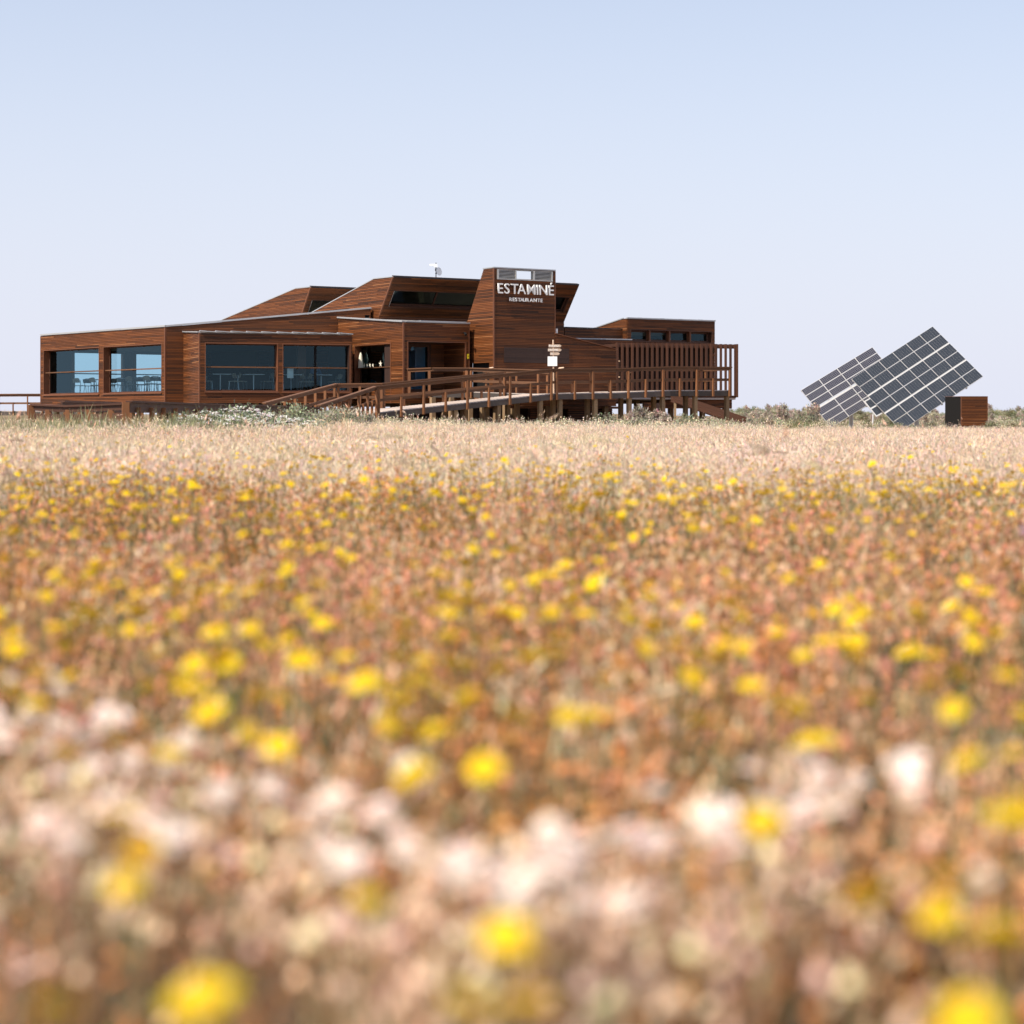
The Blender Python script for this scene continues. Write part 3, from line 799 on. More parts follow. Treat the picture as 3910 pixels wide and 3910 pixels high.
# ------------------------------------------------------------------ interior furniture
def chair_parts(name):
    r = thing(name, '', 'chair')
    s = MB(); s.box(-.2, .2, -.2, .2, .43, .46)
    b = MB()
    for i in range(6):                       # curved shell backrest
        a0, a1 = -.2 + i * .4 / 6, -.2 + (i + 1) * .4 / 6
        y0, y1 = .2 - .06 * (a0 / .2) ** 2 * -1, .2 - .06 * (a1 / .2) ** 2 * -1
        t0, t1 = .80 - .05 * (a0 / .2) ** 2, .80 - .05 * (a1 / .2) ** 2
        b.hexa([(a0, -y0 + .02, .58), (a1, -y1 + .02, .58), (a1, -y1, .58), (a0, -y0, .58), (a0, -y0 - .04, t0), (a1, -y1 - .04, t1), (a1, -y1 - .06, t1), (a0, -y0 - .06, t0)])
    objs = [put('seat', mesh_from(s.v, s.f, M['chairwood'], 'seat')), put('backrest', mesh_from(b.v, b.f, M['chairwood'], 'backrest'))]
    for sx in (-1, 1):
        l_ = MB(); l_.tube((sx * .17, .17, .44), (sx * .21, .21, 0), .013, .011, 6); objs.append(put('leg', mesh_from(l_.v, l_.f, M['chairmetal'], 'leg')))
        l_ = MB(); l_.tube((sx * .17, -.20, .70), (sx * .17, -.17, .44), .012, .012, 6); l_.tube((sx * .17, -.17, .44), (sx * .21, -.23, 0), .013, .011, 6)
        objs.append(put('leg', mesh_from(l_.v, l_.f, M['chairmetal'], 'leg')))
    for o in objs: o.parent = r
    return r
def table_parts(name):
    r = thing(name, '', 'table')
    t = MB(); t.box(-.38, .38, -.38, .38, .72, .745)
    p = MB(); p.tube((0, 0, .02), (0, 0, .72), .03, .03, 8)
    f = MB(); f.box(-.22, .22, -.22, .22, 0, .02)
    for nme, mb_, mt in (('table_top', t, 'tabletop'), ('pedestal', p, 'chairmetal'), ('foot_plate', f, 'chairmetal')):
        o = put(nme, mesh_from(mb_.v, mb_.f, M[mt], nme)); o.parent = r
    return r
def copy_tree(o, parent=None):
    c = o.copy(); link(c); c.parent = parent
    for ch in list(o.children): copy_tree(ch, c)
    return c
chair0 = chair_parts('dining_chair'); table0 = table_parts('dining_table')
first = [True, True]
def place(proto, k, p, rz, label, group, z=ZF + .002):
    o = proto if first[k] else copy_tree(proto)
    first[k] = False
    o.location = (p[0], p[1], z); o.rotation_euler = (0, 0, rz)
    tag(o, label, None, group); return o
wa = math.atan2(LW.u.y, LW.u.x)
for i, s in enumerate((1.4, 3.0, 4.6, 6.4, 8.0, 9.6)):
    c = LW.pt(s, 0) + NI * 2.0
    place(table0, 1, c, wa, 'white topped cafe table behind the two wide panes of the flat-roofed wing', 'tables in the wing')
    for k, (du, dn, rot) in enumerate(((-.18, -.62, math.pi / 2 + .2), (.25, .66, -math.pi / 2 + .1), (-.62, .1, 0.1), (.62, -.1, math.pi))):
        if i in (1, 4) and k == 3: continue
        place(chair0, 0, c + LW.u * du + NI * dn, wa + rot - math.pi / 2 + random.uniform(-.3, .3), 'pale shell-backed chair behind the two wide panes of the flat-roofed wing', 'chairs in the wing')
ca = math.atan2(Cd[1], Cd[0])
for i, s in enumerate((1.1, 2.5, 4.1, 5.4)):
    c = BY.pt(s, 0) + Ci * 1.15
    place(table0, 1, c, ca, 'small white topped table inside the window bay', 'tables in the bay', ZF + .012)
    for du, rot in ((-.55, 0), (.55, math.pi)):
        place(chair0, 0, c + Cv * du, ca + rot - math.pi / 2 + random.uniform(-.2, .2), 'slim metal-legged chair at a small table inside the window bay', 'chairs in the bay', ZF + .012)
x = MB(); BY.block(x, 4.45, 4.80, ZF + .012, 3.93, -1.75, -1.4); x.build('column', 'fin', bld)
x = MB(); BY.block(x, 4.86, 4.96, 1.95, 3.80, -.27, -.23); x.build('door_stile', 'black', bld)
x = MB(); p = BY.pt(3.75, 0) + Ci * .32; 
fr_ = Frame((p.x, p.y), Cd)
fr_.block(x, -.02, .25, 2.45, 2.85, 0, .004)
tag(x.build('paper_notice', 'white'), 'white paper notice hung inside the bay window', 'notice')

# a vase of branches, starfish and shells on the display shelf
def starfish(p, r, fr):
    vts = []
    for i in range(10):
        a = math.pi / 2 + i * math.pi / 5
        q = r if i % 2 == 0 else r * .34
        vts.append(tuple(fr.pt(0, 0) * 0 + p + fr.u * (q * math.cos(a)) + Up * (q * math.sin(a)) + fr.n * .004))
    vts += [tuple(p + fr.n * .03), tuple(p - fr.n * .02)]
    fcs = []
    for i in range(10):
        fcs += [(i, (i + 1) % 10, 10), ((i + 1) % 10, i, 11)]
    return mesh_from(vts, fcs, M['ivory'], 'starfish')
for s, r in ((2.15, .11), (2.42, .09), (2.68, .11), (2.95, .10), (3.62, .16), (4.05, .08), (4.25, .09), (4.42, .16), (4.62, .11)):
    o = put('starfish', starfish(AW.pt(s, 2.935 + r * .80, -.14), r, AW))
    tag(o, 'dried ivory starfish standing on the shelf of the display window', 'starfish', 'starfish on the display shelf')
x = MB(); p = AW.pt(1.83, 2.935, -.14)
for k in range(6):
    h0, h1 = k * .11, (k + 1) * .11; rr = lambda h: .11 * math.sqrt(max(0, 1 - (h / .67) ** 1.6)) + .004
    x.tube(p + Up * h0, p + Up * h1, rr(h0), rr(h1), 10)
tag(x.build('pointed_shell', 'ivory'), 'tall pointed ivory shell at the end of the display shelf', 'shell')
vz = thing('driftwood_vase', 'tall open basket of pale driftwood sticks in the display window', 'vase', tuple(AW.pt(3.95, ZF, -.82)))
x = MB(); c = AW.pt(3.95, 0, -.82); x.tube(c + Up * ZF, c + Up * (ZF + .05), .38, .38, 14); x.tube(c + Up * 2.78, c + Up * 2.84, .45, .45, 14); x.build('rim', 'ivory', vz)
for i in range(30):
    a = random.uniform(0, 6.28); b_ = a + random.uniform(-.9, .9)
    x = MB(); x.tube(c + Up * ZF + Vector((math.cos(a), math.sin(a), 0)) * .3, c + Up * random.uniform(2.7, 3.1) + Vector((math.cos(b_), math.sin(b_), 0)) * .42, .02, .012, 5)
    x.build('driftwood_stick', 'ivory', vz)
for s, h, dx in ((3.45, 3.55, -.1), (3.55, 3.6, .05), (4.5, 3.65, -.3), (4.65, 3.4, -.2)):
    x = MB(); q = AW.pt(s, 2.5, -.5); r_ = AW.pt(s + dx, h, -.4); mid = q.lerp(r_, .55)
    x.tube(q, mid, .012, .015, 5); x.tube(mid, mid.lerp(r_, .5), .02, .05, 6); x.tube(mid.lerp(r_, .5), r_, .05, .008, 6)
    tag(x.build('pampas_plume', 'ivory'), 'pale dried plume rising above the driftwood basket', 'plume', 'plumes in the display window')
x = MB(); c = AW.pt(2.15, 2.30, -.5)
for k in range(6):
    t0, t1 = -math.pi / 2 + k * math.pi / 6, -math.pi / 2 + (k + 1) * math.pi / 6
    x.tube(c + Up * .14 * math.sin(t0), c + Up * .14 * math.sin(t1), .2 * math.cos(t0) + .002, .2 * math.cos(t1) + .002, 10)
x.tube(c + Up * -.44, c + Up * -.12, .12, .06, 8)
tag(x.build('blue_ceramic', 'blue'), 'round blue ceramic ornament low in the display window', 'ornament')

# seated guest seen dimly behind the second bay pane
def person_mesh():
    J = {'pel': (0, 0, .50, .15), 'wai': (0, .0, .68, .13), 'che': (0, .02, .92, .155), 'nek': (0, .04, 1.10, .06), 'nk2': (0, .05, 1.16, .055)}
    E_ = [('pel', 'wai'), ('wai', 'che'), ('che', 'nek'), ('nek', 'nk2')]
    for s, t in ((-1, 'l'), (1, 'r')):
        J.update({'sh' + t: (s * .17, .03, 1.03, .065), 'el' + t: (s * .24, .12, .78, .045), 'wr' + t: (s * .12, .36, .80, .03), 'ha' + t: (s * .08, .44, .80, .032),
                  'hi' + t: (s * .10, .02, .50, .10), 'kn' + t: (s * .12, .44, .50, .065), 'an' + t: (s * .12, .46, .08, .042), 'to' + t: (s * .12, .62, .04, .035)})
        E_ += [('che', 'sh' + t), ('sh' + t, 'el' + t), ('el' + t, 'wr' + t), ('wr' + t, 'ha' + t), ('pel', 'hi' + t), ('hi' + t, 'kn' + t), ('kn' + t, 'an' + t), ('an' + t, 'to' + t)]
        for f_ in range(5):
            ang = (-.5 + f_ * .25) if f_ < 4 else -1.1 * s
            L_ = (.055, .065, .06, .045, .045)[f_]
            J[f'f{f_}a' + t] = (s * .08 + math.sin(ang) * .03, .47, .80, .011)
            J[f'f{f_}b' + t] = (s * .08 + math.sin(ang) * .05, .47 + L_, .785, .009)
            E_ += [('ha' + t, f'f{f_}a' + t), (f'f{f_}a' + t, f'f{f_}b' + t)]
    ks = list(J)
    me_ = bpy.data.meshes.new('body'); me_.from_pydata([J[k][:3] for k in ks], [(ks.index(a), ks.index(b)) for a, b in E_], [])
    o = bpy.data.objects.new('body', me_); link(o)
    o.modifiers.new('skin', 'SKIN'); o.modifiers.new('sub', 'SUBSURF').levels = 1
    for k, d_ in zip(ks, me_.skin_vertices[0].data): d_.radius = (J[k][3],) * 2
    me_.skin_vertices[0].data[0].use_root = True
    dg = bpy.context.evaluated_depsgraph_get(); r = bpy.data.meshes.new_from_object(o.evaluated_get(dg)); bpy.data.objects.remove(o)
    return r
pm = person_mesh(); pm.materials.clear(); pm.materials.append(M['cloth'])
pp = BY.pt(5.35, 0) + Ci * 2.0
per = thing('person', 'person in a dark blue shirt seated at a table behind the bay window', 'person', (pp.x, pp.y, ZF - .03), ca + math.pi)
bo = bpy.data.objects.new('body', pm); link(bo); bo.parent = per
bm = bmesh.new(); bmesh.ops.create_uvsphere(bm, u_segments=16, v_segments=12, radius=1)
for v_ in bm.verts:
    x_, y_, z_ = v_.co; v_.co = (x_ * .075, y_ * .095 + (.012 if (y_ > .9 and abs(z_) < .25) else 0), z_ * .115 * (1 if z_ > 0 else 1.05))
me_ = bpy.data.meshes.new('head'); bm.to_mesh(me_); me_.materials.append(M['skin'])
hd = bpy.data.objects.new('head', me_); link(hd); hd.parent = per; hd.location = (0, .07, 1.27)
for v_ in list(bm.verts):
    if v_.co.y > .035 and v_.co.z < .06 or v_.co.z < -.04: bm.verts.remove(v_)
    else: v_.co *= 1.08
me_ = bpy.data.meshes.new('hair'); bm.to_mesh(me_); me_.materials.append(M['hair']); bm.free()
hr = bpy.data.objects.new('hair', me_); link(hr); hr.parent = per; hr.location = (0, .065, 1.275)

# ------------------------------------------------------------------ lettering
def glyph(ch, size, depth, offset):
    cu = bpy.data.curves.new('t', 'FONT'); cu.body = ch; cu.size = size; cu.extrude = depth; cu.offset = offset
    cu.resolution_u = 4
    o = bpy.data.objects.new('t', cu); link(o)
    dg = bpy.context.evaluated_depsgraph_get()
    me_ = bpy.data.meshes.new_from_object(o.evaluated_get(dg)); bpy.data.objects.remove(o); bpy.data.curves.remove(cu)
    return me_
def lettering(text, fr, s0, s1, v0, cap, d, depth, root, mat, offset=0.0, gap=0.012):
    ms = []
    for ch in text:
        if ch == ' ': ms.append(None); continue
        me_ = glyph(ch, 1.0, depth / 2 / (cap / .70), offset)
        co = np.array([v_.co[:] for v_ in me_.vertices]); ms.append((me_, co[:, 0].min(), co[:, 0].max()))
    k = cap / .70
    tot = sum((b - a) * k if q else .22 * k for q in ms for (_, a, b) in [q or (0, 0, 0)]) + gap * (len(text) - 1 - 1.6 * (text.count('TA') + text.count('AU')))
    sx = (s1 - s0) / tot
    x = s0
    i_ = 0
    for q in ms:
        if q is None: x += .22 * k * sx; i_ += 1; continue
        me_, a, b = q
        me_.materials.clear(); me_.materials.append(M[mat])
        R = Matrix((fr.u, fr.v, fr.n)).transposed().to_4x4()
        put('letter', me_, root, Matrix.Translation(fr.pt(x - a * k * sx, v0, d)) @ R @ Matrix.Diagonal((k * sx, k, k, 1)))
        x += (b - a) * k * sx + gap * sx
        i_ += 1
        if text[i_ - 1:i_ + 1] in ('TA', 'AU'): x -= gap * sx * 1.6
    return root
t = thing('sign_lettering', 'large white raised letters reading ESTAMINÉ high on the slatted tower', 'sign', tuple(TF.pt(1.5, 5.94, .05)))
lettering('ESTAMINÉ', TF, 0.13, 2.88, 5.94, 0.42, 0.12, 0.05, t, 'white', 0.003, gap=.07)
for s in (0.3, 1.1, 1.9, 2.7):
    for z in (6.02, 6.28):
        x = MB(); x.tube(TF.pt(s, z, .02), TF.pt(s, z, .11), .008, .008, 5); x.build('spacer_pin', 'alu', t)
t = thing('sign_lettering', 'small white letters reading RESTAURANTE below the large tower name', 'sign', tuple(TF.pt(1.5, 5.64, .05)))
lettering('RESTAURANTE', TF, 0.70, 2.33, 5.635, 0.145, 0.10, 0.04, t, 'white', 0.014, gap=.026)
for s in (0.8, 1.5, 2.2):
    x = MB(); x.tube(TF.pt(s, 5.70, .02), TF.pt(s, 5.70, .10), .008, .008, 5); x.build('spacer_pin', 'alu', t)

x = MB(); EW.block(x, 3.02, 3.11, 3.27, 3.47, .032, .045); ys_ = thing('yellow_notice', 'small yellow plate fixed beside the entrance recess', 'notice', tuple(EW.pt(3.06, 3.27, .04)))
x.build('plate', 'yellowsign', ys_)
x = MB(); EW.block(x, 3.05, 3.08, 3.35, 3.40, .0455, .047); x.build('pictogram', 'black', ys_)
# bulkhead lamp and small spotlight
lp = thing('bulkhead_lamp', 'white bulkhead wall lamp tucked beside the tower', 'lamp', tuple(TF.pt(3.2, 4.36, -.2)))
x = MB(); c = TF.pt(3.2, 4.36, -.2); x.tube(c, c + Up * .07, .07, .085, 12); x.tube(c + Up * .07, c + Up * .20, .085, .08, 12); x.build('globe', 'white', lp)
x = MB(); x.tube(c + Up * .20, c + Up * .24, .09, .07, 12); x.build('cap', 'darkmetal', lp)
x = MB(); x.tube(c - Up * .12, c, .05, .06, 10); x.build('bracket', 'darkmetal', lp)
sp = thing('wall_spotlight', 'small black spotlight on the entrance wall under the roof edge', 'lamp', tuple(EW.pt(2.85, 4.33, .04)))
x = MB(); c = EW.pt(2.85, 4.35, .03); x.tube(c, c + EW.n * .12, .02, .02, 6); x.build('arm', 'black', sp)
x = MB(); x.tube(c + EW.n * .12 - Up * .02, c + EW.n * .2 + Up * -.10, .05, .06, 8); x.build('head', 'black', sp)

# roof antenna
an = thing('roof_antenna', 'white dish and flat antenna on a thin mast above the clerestory', 'antenna', (-3.34, 86.3, 6.87))
x = MB(); x.tube((-3.34, 86.3, 6.85), (-3.34, 86.3, 7.62), .022, .02, 6); x.build('mast', 'darkmetal', an)
x = MB(); x.box(-3.43, -3.28, 86.2, 86.34, 7.42, 7.56); x.box(-3.62, -3.43, 86.22, 86.32, 7.48, 7.56); x.build('flat_antenna', 'white', an)
x = MB(); c = Vector((-3.24, 86.22, 7.22)); dn = Vector((.75, -.6, .1)).normalized()
for k in range(4): x.tube(c - dn * .03 * (k / 3) ** 2 * 0 + dn * (.05 * (k / 4) ** 2), c + dn * (.05 * ((k + 1) / 4) ** 2), .19 * (k / 4) + .002, .19 * (k + 1) / 4, 16)
x.build('dish', 'white', an)
x = MB(); x.box(-3.38, -3.30, 86.24, 86.36, 7.26, 7.36); x.box(-3.37, -3.22, 86.25, 86.33, 7.12, 7.17); x.build('clamp', 'darkmetal', an)
x = MB(); x.tube((-3.44, 86.3, 6.85), (-3.40, 86.3, 6.98), .07, .03, 8); x.tube((-3.27, 86.3, 6.85), (-3.27, 86.3, 6.96), .05, .04, 8); x.build('mast_foot', 'white', an)

# ------------------------------------------------------------------ boardwalks
def lerp(a, b, t): return a + (b - a) * t
def along(path, s):
    for p, q in zip(path[:-1], path[1:]):
        L = (q - p).length
        if s <= L or q is path[-1]:
            return p.lerp(q, min(1, s / L)), (q - p).normalized()
        s -= L
def plen(path): return sum((b - a).length for a, b in zip(path[:-1], path[1:]))

def railing(path, parent, side, tall=1.85, height=0.85, short=True, w=0.072, drop=0.26, cap=0.15, capt=0.045, start=0.12):
    # path: deck-edge points; side: unit vector pointing outwards
    hz = Up * height
    out = [Vector(p) + side * 0.03 for p in path]
    for p, q in zip(out[:-1], out[1:]):
        beam('handrail', p + hz + Up * .01, q + hz + Up * .01, 0.045, 0.11, 'rail', parent)
        beam('handrail_cap', p + hz + Up * .085, q + hz + Up * .085, cap, capt, 'rail', parent)
        beam('mid_rail', p + Up * height * .5, q + Up * height * .5, 0.04, 0.10, 'rail', parent)
    L = plen(out); n = max(1, round((L - 2 * start) / tall)); 
    for i in range(n + 1):
        p, d = along(out, start + (L - 2 * start) * i / n)
        o = p + side * 0.06
        beam('post', o - Up * drop, o + Up * (height - .02), w, w * 1.25, 'post', parent, up=tuple(side))
        if short and i < n:
            p, d = along(out, start + (L - 2 * start) * (i + .5) / n)
            o = p + side * 0.055
            beam('short_post', o - Up * drop, o + Up * (height * .5 + .05), w, w * 1.1, 'post', parent, up=tuple(side))

def deck(near, far, parent, pitch=0.145, beamh=0.2):
    # near/far: matching lists of deck-edge points (top surface)
    for (a, b), (c, d) in zip(zip(near[:-1], near[1:]), zip(far[:-1], far[1:])):
        a, b, c, d = map(Vector, (a, b, c, d))
        L = ((b - a).length + (d - c).length) / 2
        n = max(1, int(L / pitch))
        for i in range(n):
            t = (i + .5) / n
            p, q = a.lerp(b, t), c.lerp(d, t)
            beam('plank', p - Up * (.02 + random.uniform(0, .006)), q - Up * (.02 + random.uniform(0, .006)), L / n - .012, .036, 'plank', parent)
        for p, q in ((a, b), (c, d)):
            beam('edge_beam', p - Up * (.042 + beamh / 2), q - Up * (.042 + beamh / 2), 0.06, beamh, 'beam', parent)

def piles(pts, parent, w=0.16):
    for p in pts:
        p = Vector(p)
        z = g1(p.x, p.y) - .2
        if p.z - .25 - z > .15:
            beam('pile', (p.x, p.y, z), (p.x, p.y, p.z - .24), w, w, 'pile', parent, up=(B[0], B[1], 0))

u = Vector((.825, .565, 0)).normalized(); wv = Vector((-u.y, u.x, 0))
n0 = Vector((-5.005, 71.5, 0))
zr_ = lambda s: np.interp(s, [0, 7.97, 11.0, 13.8, 17.0], [0.99, 1.745, 1.80, 1.92, 1.95])
def rp(s, d=0): 
    p = n0 + u * s + wv * d; p.z = float(zr_(s)); return p

# main ramp: first flight climbing away from the meadow, then the long flight
ramp1 = thing('boardwalk_ramp', 'long wooden ramp with bleached planks and railings rising to the tower', 'ramp', (-5, 71.5, .3))
sA, sB = Vector((-6.53, 66.0, .27)), Vector((-5.005, 71.5, .99))
fA, fB = Vector((-8.50, 67.5, .36)), Vector((-6.60, 74.2, 1.14))
deck([sA, sB], [fA, fB], ramp1)
s1side = Vector((.964, -.267, 0))
railing([sA, sB], ramp1, s1side, tall=1.0, short=True, start=.05)
railing([fA, fB], ramp1, -s1side, tall=1.0, short=True, start=.05)
fC = Vector((-4.917, 74.5, 1.16))
beam('handrail', fB + Up * .85, fC + Up * .85, .045, .13, 'rail', ramp1); beam('handrail_cap', fB + Up * .935, fC + Up * .935, .15, .045, 'rail', ramp1)
beam('mid_rail', fB + Up * .42, fC + Up * .42, .04, .10, 'rail', ramp1)
for t_ in (.02, .5, .98):
    p = fB.lerp(fC, t_); beam('post', p - Up * .26, p + Up * .83, .09, .11, 'post', ramp1, up=(0, -1, 0))
deck([sB, rp(1.2)], [fB, fC], ramp1)
deck([rp(1.2), rp(7.97)], [fC, rp(7.97, 1.9)], ramp1)
railing([sB, rp(7.97)], ramp1, -wv)
railing([fC, rp(7.0, 1.9)], ramp1, wv)
piles([rp(s, .1) for s in np.arange(1.6, 8.0, 1.95)] + [rp(s, 1.8) for s in np.arange(2.2, 8.0, 1.95)] + [rp(s, 1.0) for s in np.arange(4.6, 8.0, 1.95)], ramp1)
# right-hand walkway
walk = thing('boardwalk', 'raised wooden walkway on piles curving past the vertical fin screen', 'boardwalk', (5, 79, .4))
wp = [rp(s) for s in (7.98, 11.0, 13.8, 15.5, 17.0)]; wf = [rp(s, 1.8) for s in (7.98, 11.0, 13.8, 15.5, 17.0)]
deck(wp, wf, walk); railing(wp, walk, -wv, tall=1.8); railing([rp(s, 1.8) for s in (9.2, 11.0, 13.8, 15.5, 17.0)], walk, wv, tall=1.8)
deck([rp(10.2, 1.8), rp(14.2, 1.8)], [rp(10.2, 5.2), rp(14.2, 5.2)], walk)
railing([rp(17.0), rp(17.0, 1.8)], walk, u, tall=1.7, short=False)
piles([rp(s, .12) for s in np.arange(8.4, 17.1, 1.7)] + [rp(s, 1.7) for s in np.arange(9.2, 17.1, 1.7)], walk)
# entrance landing
land = thing('entrance_landing', 'wooden entrance landing with railing between ramp head and glazed doors', 'landing', (-2, 79, .4))
L0, L1_, L2_, L3_ = Vector((-4.24, 80.35, ZF)), Vector((-3.18, 78.7, ZF)), Vector((-1.694, 78.9, ZF)), Vector((1.18, 77.2, 1.735))
deck([L1_, L2_], [Vector((-3.9, 80.7, ZF - .003)), Vector((-1.95, 81.9, ZF - .003))], land)
deck([L2_, L3_], [Vector((-1.4, 80.4, ZF - .004)), Vector((1.5, 79.0, 1.76))], land)
railing([L0, L1_, L2_], land, Vector((-.1, -.99, 0)), tall=1.5, short=False, w=.1)
railing([L2_, L3_], land, Vector((-.5, -.86, 0)).normalized(), tall=1.4, short=False)
railing([Vector((-1.2, 80.6, ZF)), Vector((1.5, 79.3, 1.76))], land, Vector((.43, .9, 0)), tall=1.4, short=False)
piles([L1_, L2_, L1_.lerp(L2_, .5), L2_.lerp(L3_, .5), Vector((-1.2, 80.3, ZF)), Vector((.2, 79.6, 1.8))], land, .18)
# stones left on the handrails
for p, sc_ in ((Vector((-.83, 78.55, 2.78)), .8), (rp(8.35, -.03) + Up * .96, 1.0)):
    bm = bmesh.new(); bmesh.ops.create_icosphere(bm, subdivisions=2, radius=.1)
    for v_ in bm.verts:
        n_ = mnoise.noise(v_.co * 9 + p); v_.co = Vector((v_.co.x * 1.25, v_.co.y * .7, v_.co.z * .5 + max(0, v_.co.x) * .35)) * (1 + .3 * n_)
    me_ = bpy.data.meshes.new('stone'); bm.to_mesh(me_); bm.free(); me_.materials.append(M['palepost'])
    o = put('pale_stone', me_); o.location = p; o.scale = (sc_,) * 3
    tag(o, 'small pale rounded stone lying on a handrail near the tower' if sc_ == 1 else 'small pale stone resting on the landing handrail by the tower corner', 'stone')

# low boardwalk in the meadow, left
low = thing('boardwalk', 'low dark boardwalk with close posts half hidden in the meadow grass', 'boardwalk', (-9, 50, .3))
k0, k1 = Vector((-8.97, 46.0, .286)), Vector((-6.53, 66.0, .262))
j0, j1 = Vector((-10.85, 47.3, .30)), Vector((-8.50, 67.5, .33))
deck([k0, k1], [j0, j1], low, pitch=.2, beamh=.12)
for a, b, sd_ in ((k0, k1, 1), (j0, j1, -1)):
    for t0, t1 in ((0, .27), (.27, .53), (.53, .77), (.77, 1)):
        p, q = a.lerp(b, t0), a.lerp(b, t1)
        w0, w1 = .012 * math.sin(t0 * 17), .012 * math.sin(t1 * 17)
        beam('handrail', p + Up * (.74 + w0), q + Up * (.74 + w1), .05, .24, 'darkwood', low)
        beam('handrail_cap', p + Up * (.875 + w0), q + Up * (.875 + w1), .17, .045, 'darkwood', low)
    for i in range(20):
        p = a.lerp(b, (i + .5) / 20) + Vector((sd_ * .07, 0, 0))
        beam('post', p - Up * .35, p + Up * .74, .07, .10, 'post', low, up=(1, 0, 0))
m0, m1 = Vector((-9.07, 46.0, .286)), Vector((-11.72, 48.0, .30))
pts_ = [m0 + Up * .02, m0.lerp(m1, .3) - Up * .01, m0.lerp(m1, .62) - Up * .035, m1 + Up * .0]
for p, q in zip(pts_[:-1], pts_[1:]):
    beam('handrail', p + Up * .72, q + Up * .72, .05, .13, 'darkwood', low); beam('handrail_cap', p + Up * .80, q + Up * .80, .15, .045, 'darkwood', low)
    beam('mid_rail', p + Up * .52, q + Up * .52, .04, .15, 'darkwood', low)
for t_ in (.14, .38, .6, .82):
    p = m0.lerp(m1, t_); beam('post', p - Up * .1, p + Up * .68, .14, .1, 'post', low, up=(0, 1, 0))
for p in (Vector((-9.04, 45.95, .3)), Vector((-11.74, 48.0, .3))):
    z = g1(p.x, p.y) - .1
    beam('corner_post', (p.x, p.y, z), (p.x, p.y, 1.145 if p.x > -10 else 1.10), .16, .16, 'post', low, up=(.3, -.95, 0))
deck([m0 + Vector((0, .2, -.05)), m1 + Vector((0, .2, -.05))], [m0 + Vector((1.0, 2.2, -.05)), m1 + Vector((.9, 2.2, -.05))], low, pitch=.2, beamh=.1)
# distant boardwalk beyond the wing
fw = thing('boardwalk', 'far thin-railed boardwalk running behind the end of the flat-roofed wing', 'boardwalk', (-27, 104, .4))
f0, f1_, f2_ = Vector((-34.0, 107.0, 1.18)), Vector((-26.3, 104.5, 1.19)), Vector((-22.3, 103.5, 1.18))
deck([f0, f1_, f2_], [f0 + Vector((.4, 1.8, 0)), f1_ + Vector((.4, 1.8, 0)), f2_ + Vector((.4, 1.8, 0))], fw, pitch=.3)
railing([f0, f1_, f2_], fw, Vector((.2, -.98, 0)), tall=1.7, height=.80)
piles([f0, f0.lerp(f1_, .33), f0.lerp(f1_, .66), f1_, f1_.lerp(f2_, .5), f2_], fw)

# stair flight on the right of the screen
st = thing('staircase', 'slatted wooden stair flight descending to the sand beside the fin screen', 'stairs', (8.5, 85, .4))
t0, t1 = Vector((7.0, 85.4, 1.70)), Vector((10.15, 85.2, .62))
d_ = (t1 - t0).normalized()
for k in range(4):
    o_ = Up * (.16 - k * .105)
    beam('stringer_board', t0 + o_, t1 + o_, .03, .088, 'fin', st); beam('stringer_board', t0 + o_ + Vector((0, 1.2, 0)), t1 + o_ + Vector((0, 1.2, 0)), .03, .088, 'fin', st)
for i in range(7):
    p = t0.lerp(t1, (i + .6) / 7.2) - Up * .1
    x = MB(); x.box(p.x - .15, p.x + .15, p.y + .03, p.y + 1.17, p.z - .02, p.z + .02); x.build('step', 'plank', st)
for f_ in (.03, .97):
    p = t0.lerp(t1, f_); beam('stair_post', (p.x, p.y + .06, g1(p.x, p.y) - .1), (p.x, p.y + .06, p.z + .1), .1, .1, 'pile', st, up=(0, 1, 0))

# signpost on the ramp head ----------------------------------------------------
spx, spy = 1.62, 76.35
sg = thing('direction_signpost', 'pale post with three arrow boards and a blank white panel', 'signpost', (spx, spy, 1.75))
x = MB(); x.tube((spx, spy, 1.72), (spx - .02, spy, 3.83), .035, .03, 8); x.build('post', 'palepost', sg)
def arrow(name, s0, s1, z0, z1, txt, nose=.06, ts=(0, 1)):
    f = Frame((spx, spy - .05), (1, 0, 0))
    zm = (z0 + z1) / 2
    pl_ = [(s0, z0), (s1 - nose, z0), (s1, zm), (s1 - nose, z1), (s0, z1)]
    vts = [tuple(f.pt(a, b, 0)) for a, b in pl_] + [tuple(f.pt(a, b, -.025)) for a, b in pl_]
    k = len(pl_); fcs = [tuple(range(k)), tuple(reversed(range(k, 2 * k)))] + [(i, i + k, (i + 1) % k + k, (i + 1) % k) for i in range(k)]
    a = put(name, mesh_from(vts, fcs, M['paleboard'], name), sg)
    lettering(txt, f, ts[0], ts[1], zm - .03, .062, .003, .004, a, 'white', .008, gap=.008)
arrow('arrow_board', -.20, .305, 3.535, 3.645, 'PRAIA BEACH', ts=(-.17, .22))
arrow('arrow_board', -.225, .31, 3.38, 3.49, 'BAR ESTAMINÉ', ts=(-.20, .17))
arrow('arrow_board', -.14, .24, 3.23, 3.34, 'W.C.', ts=(-.11, -.01))
f = Frame((spx, spy - .055), (1, 0, 0)); x = MB(); f.block(x, -.235, .135, 2.81, 3.18, -.015, .0); x.build('blank_panel', 'white', sg)

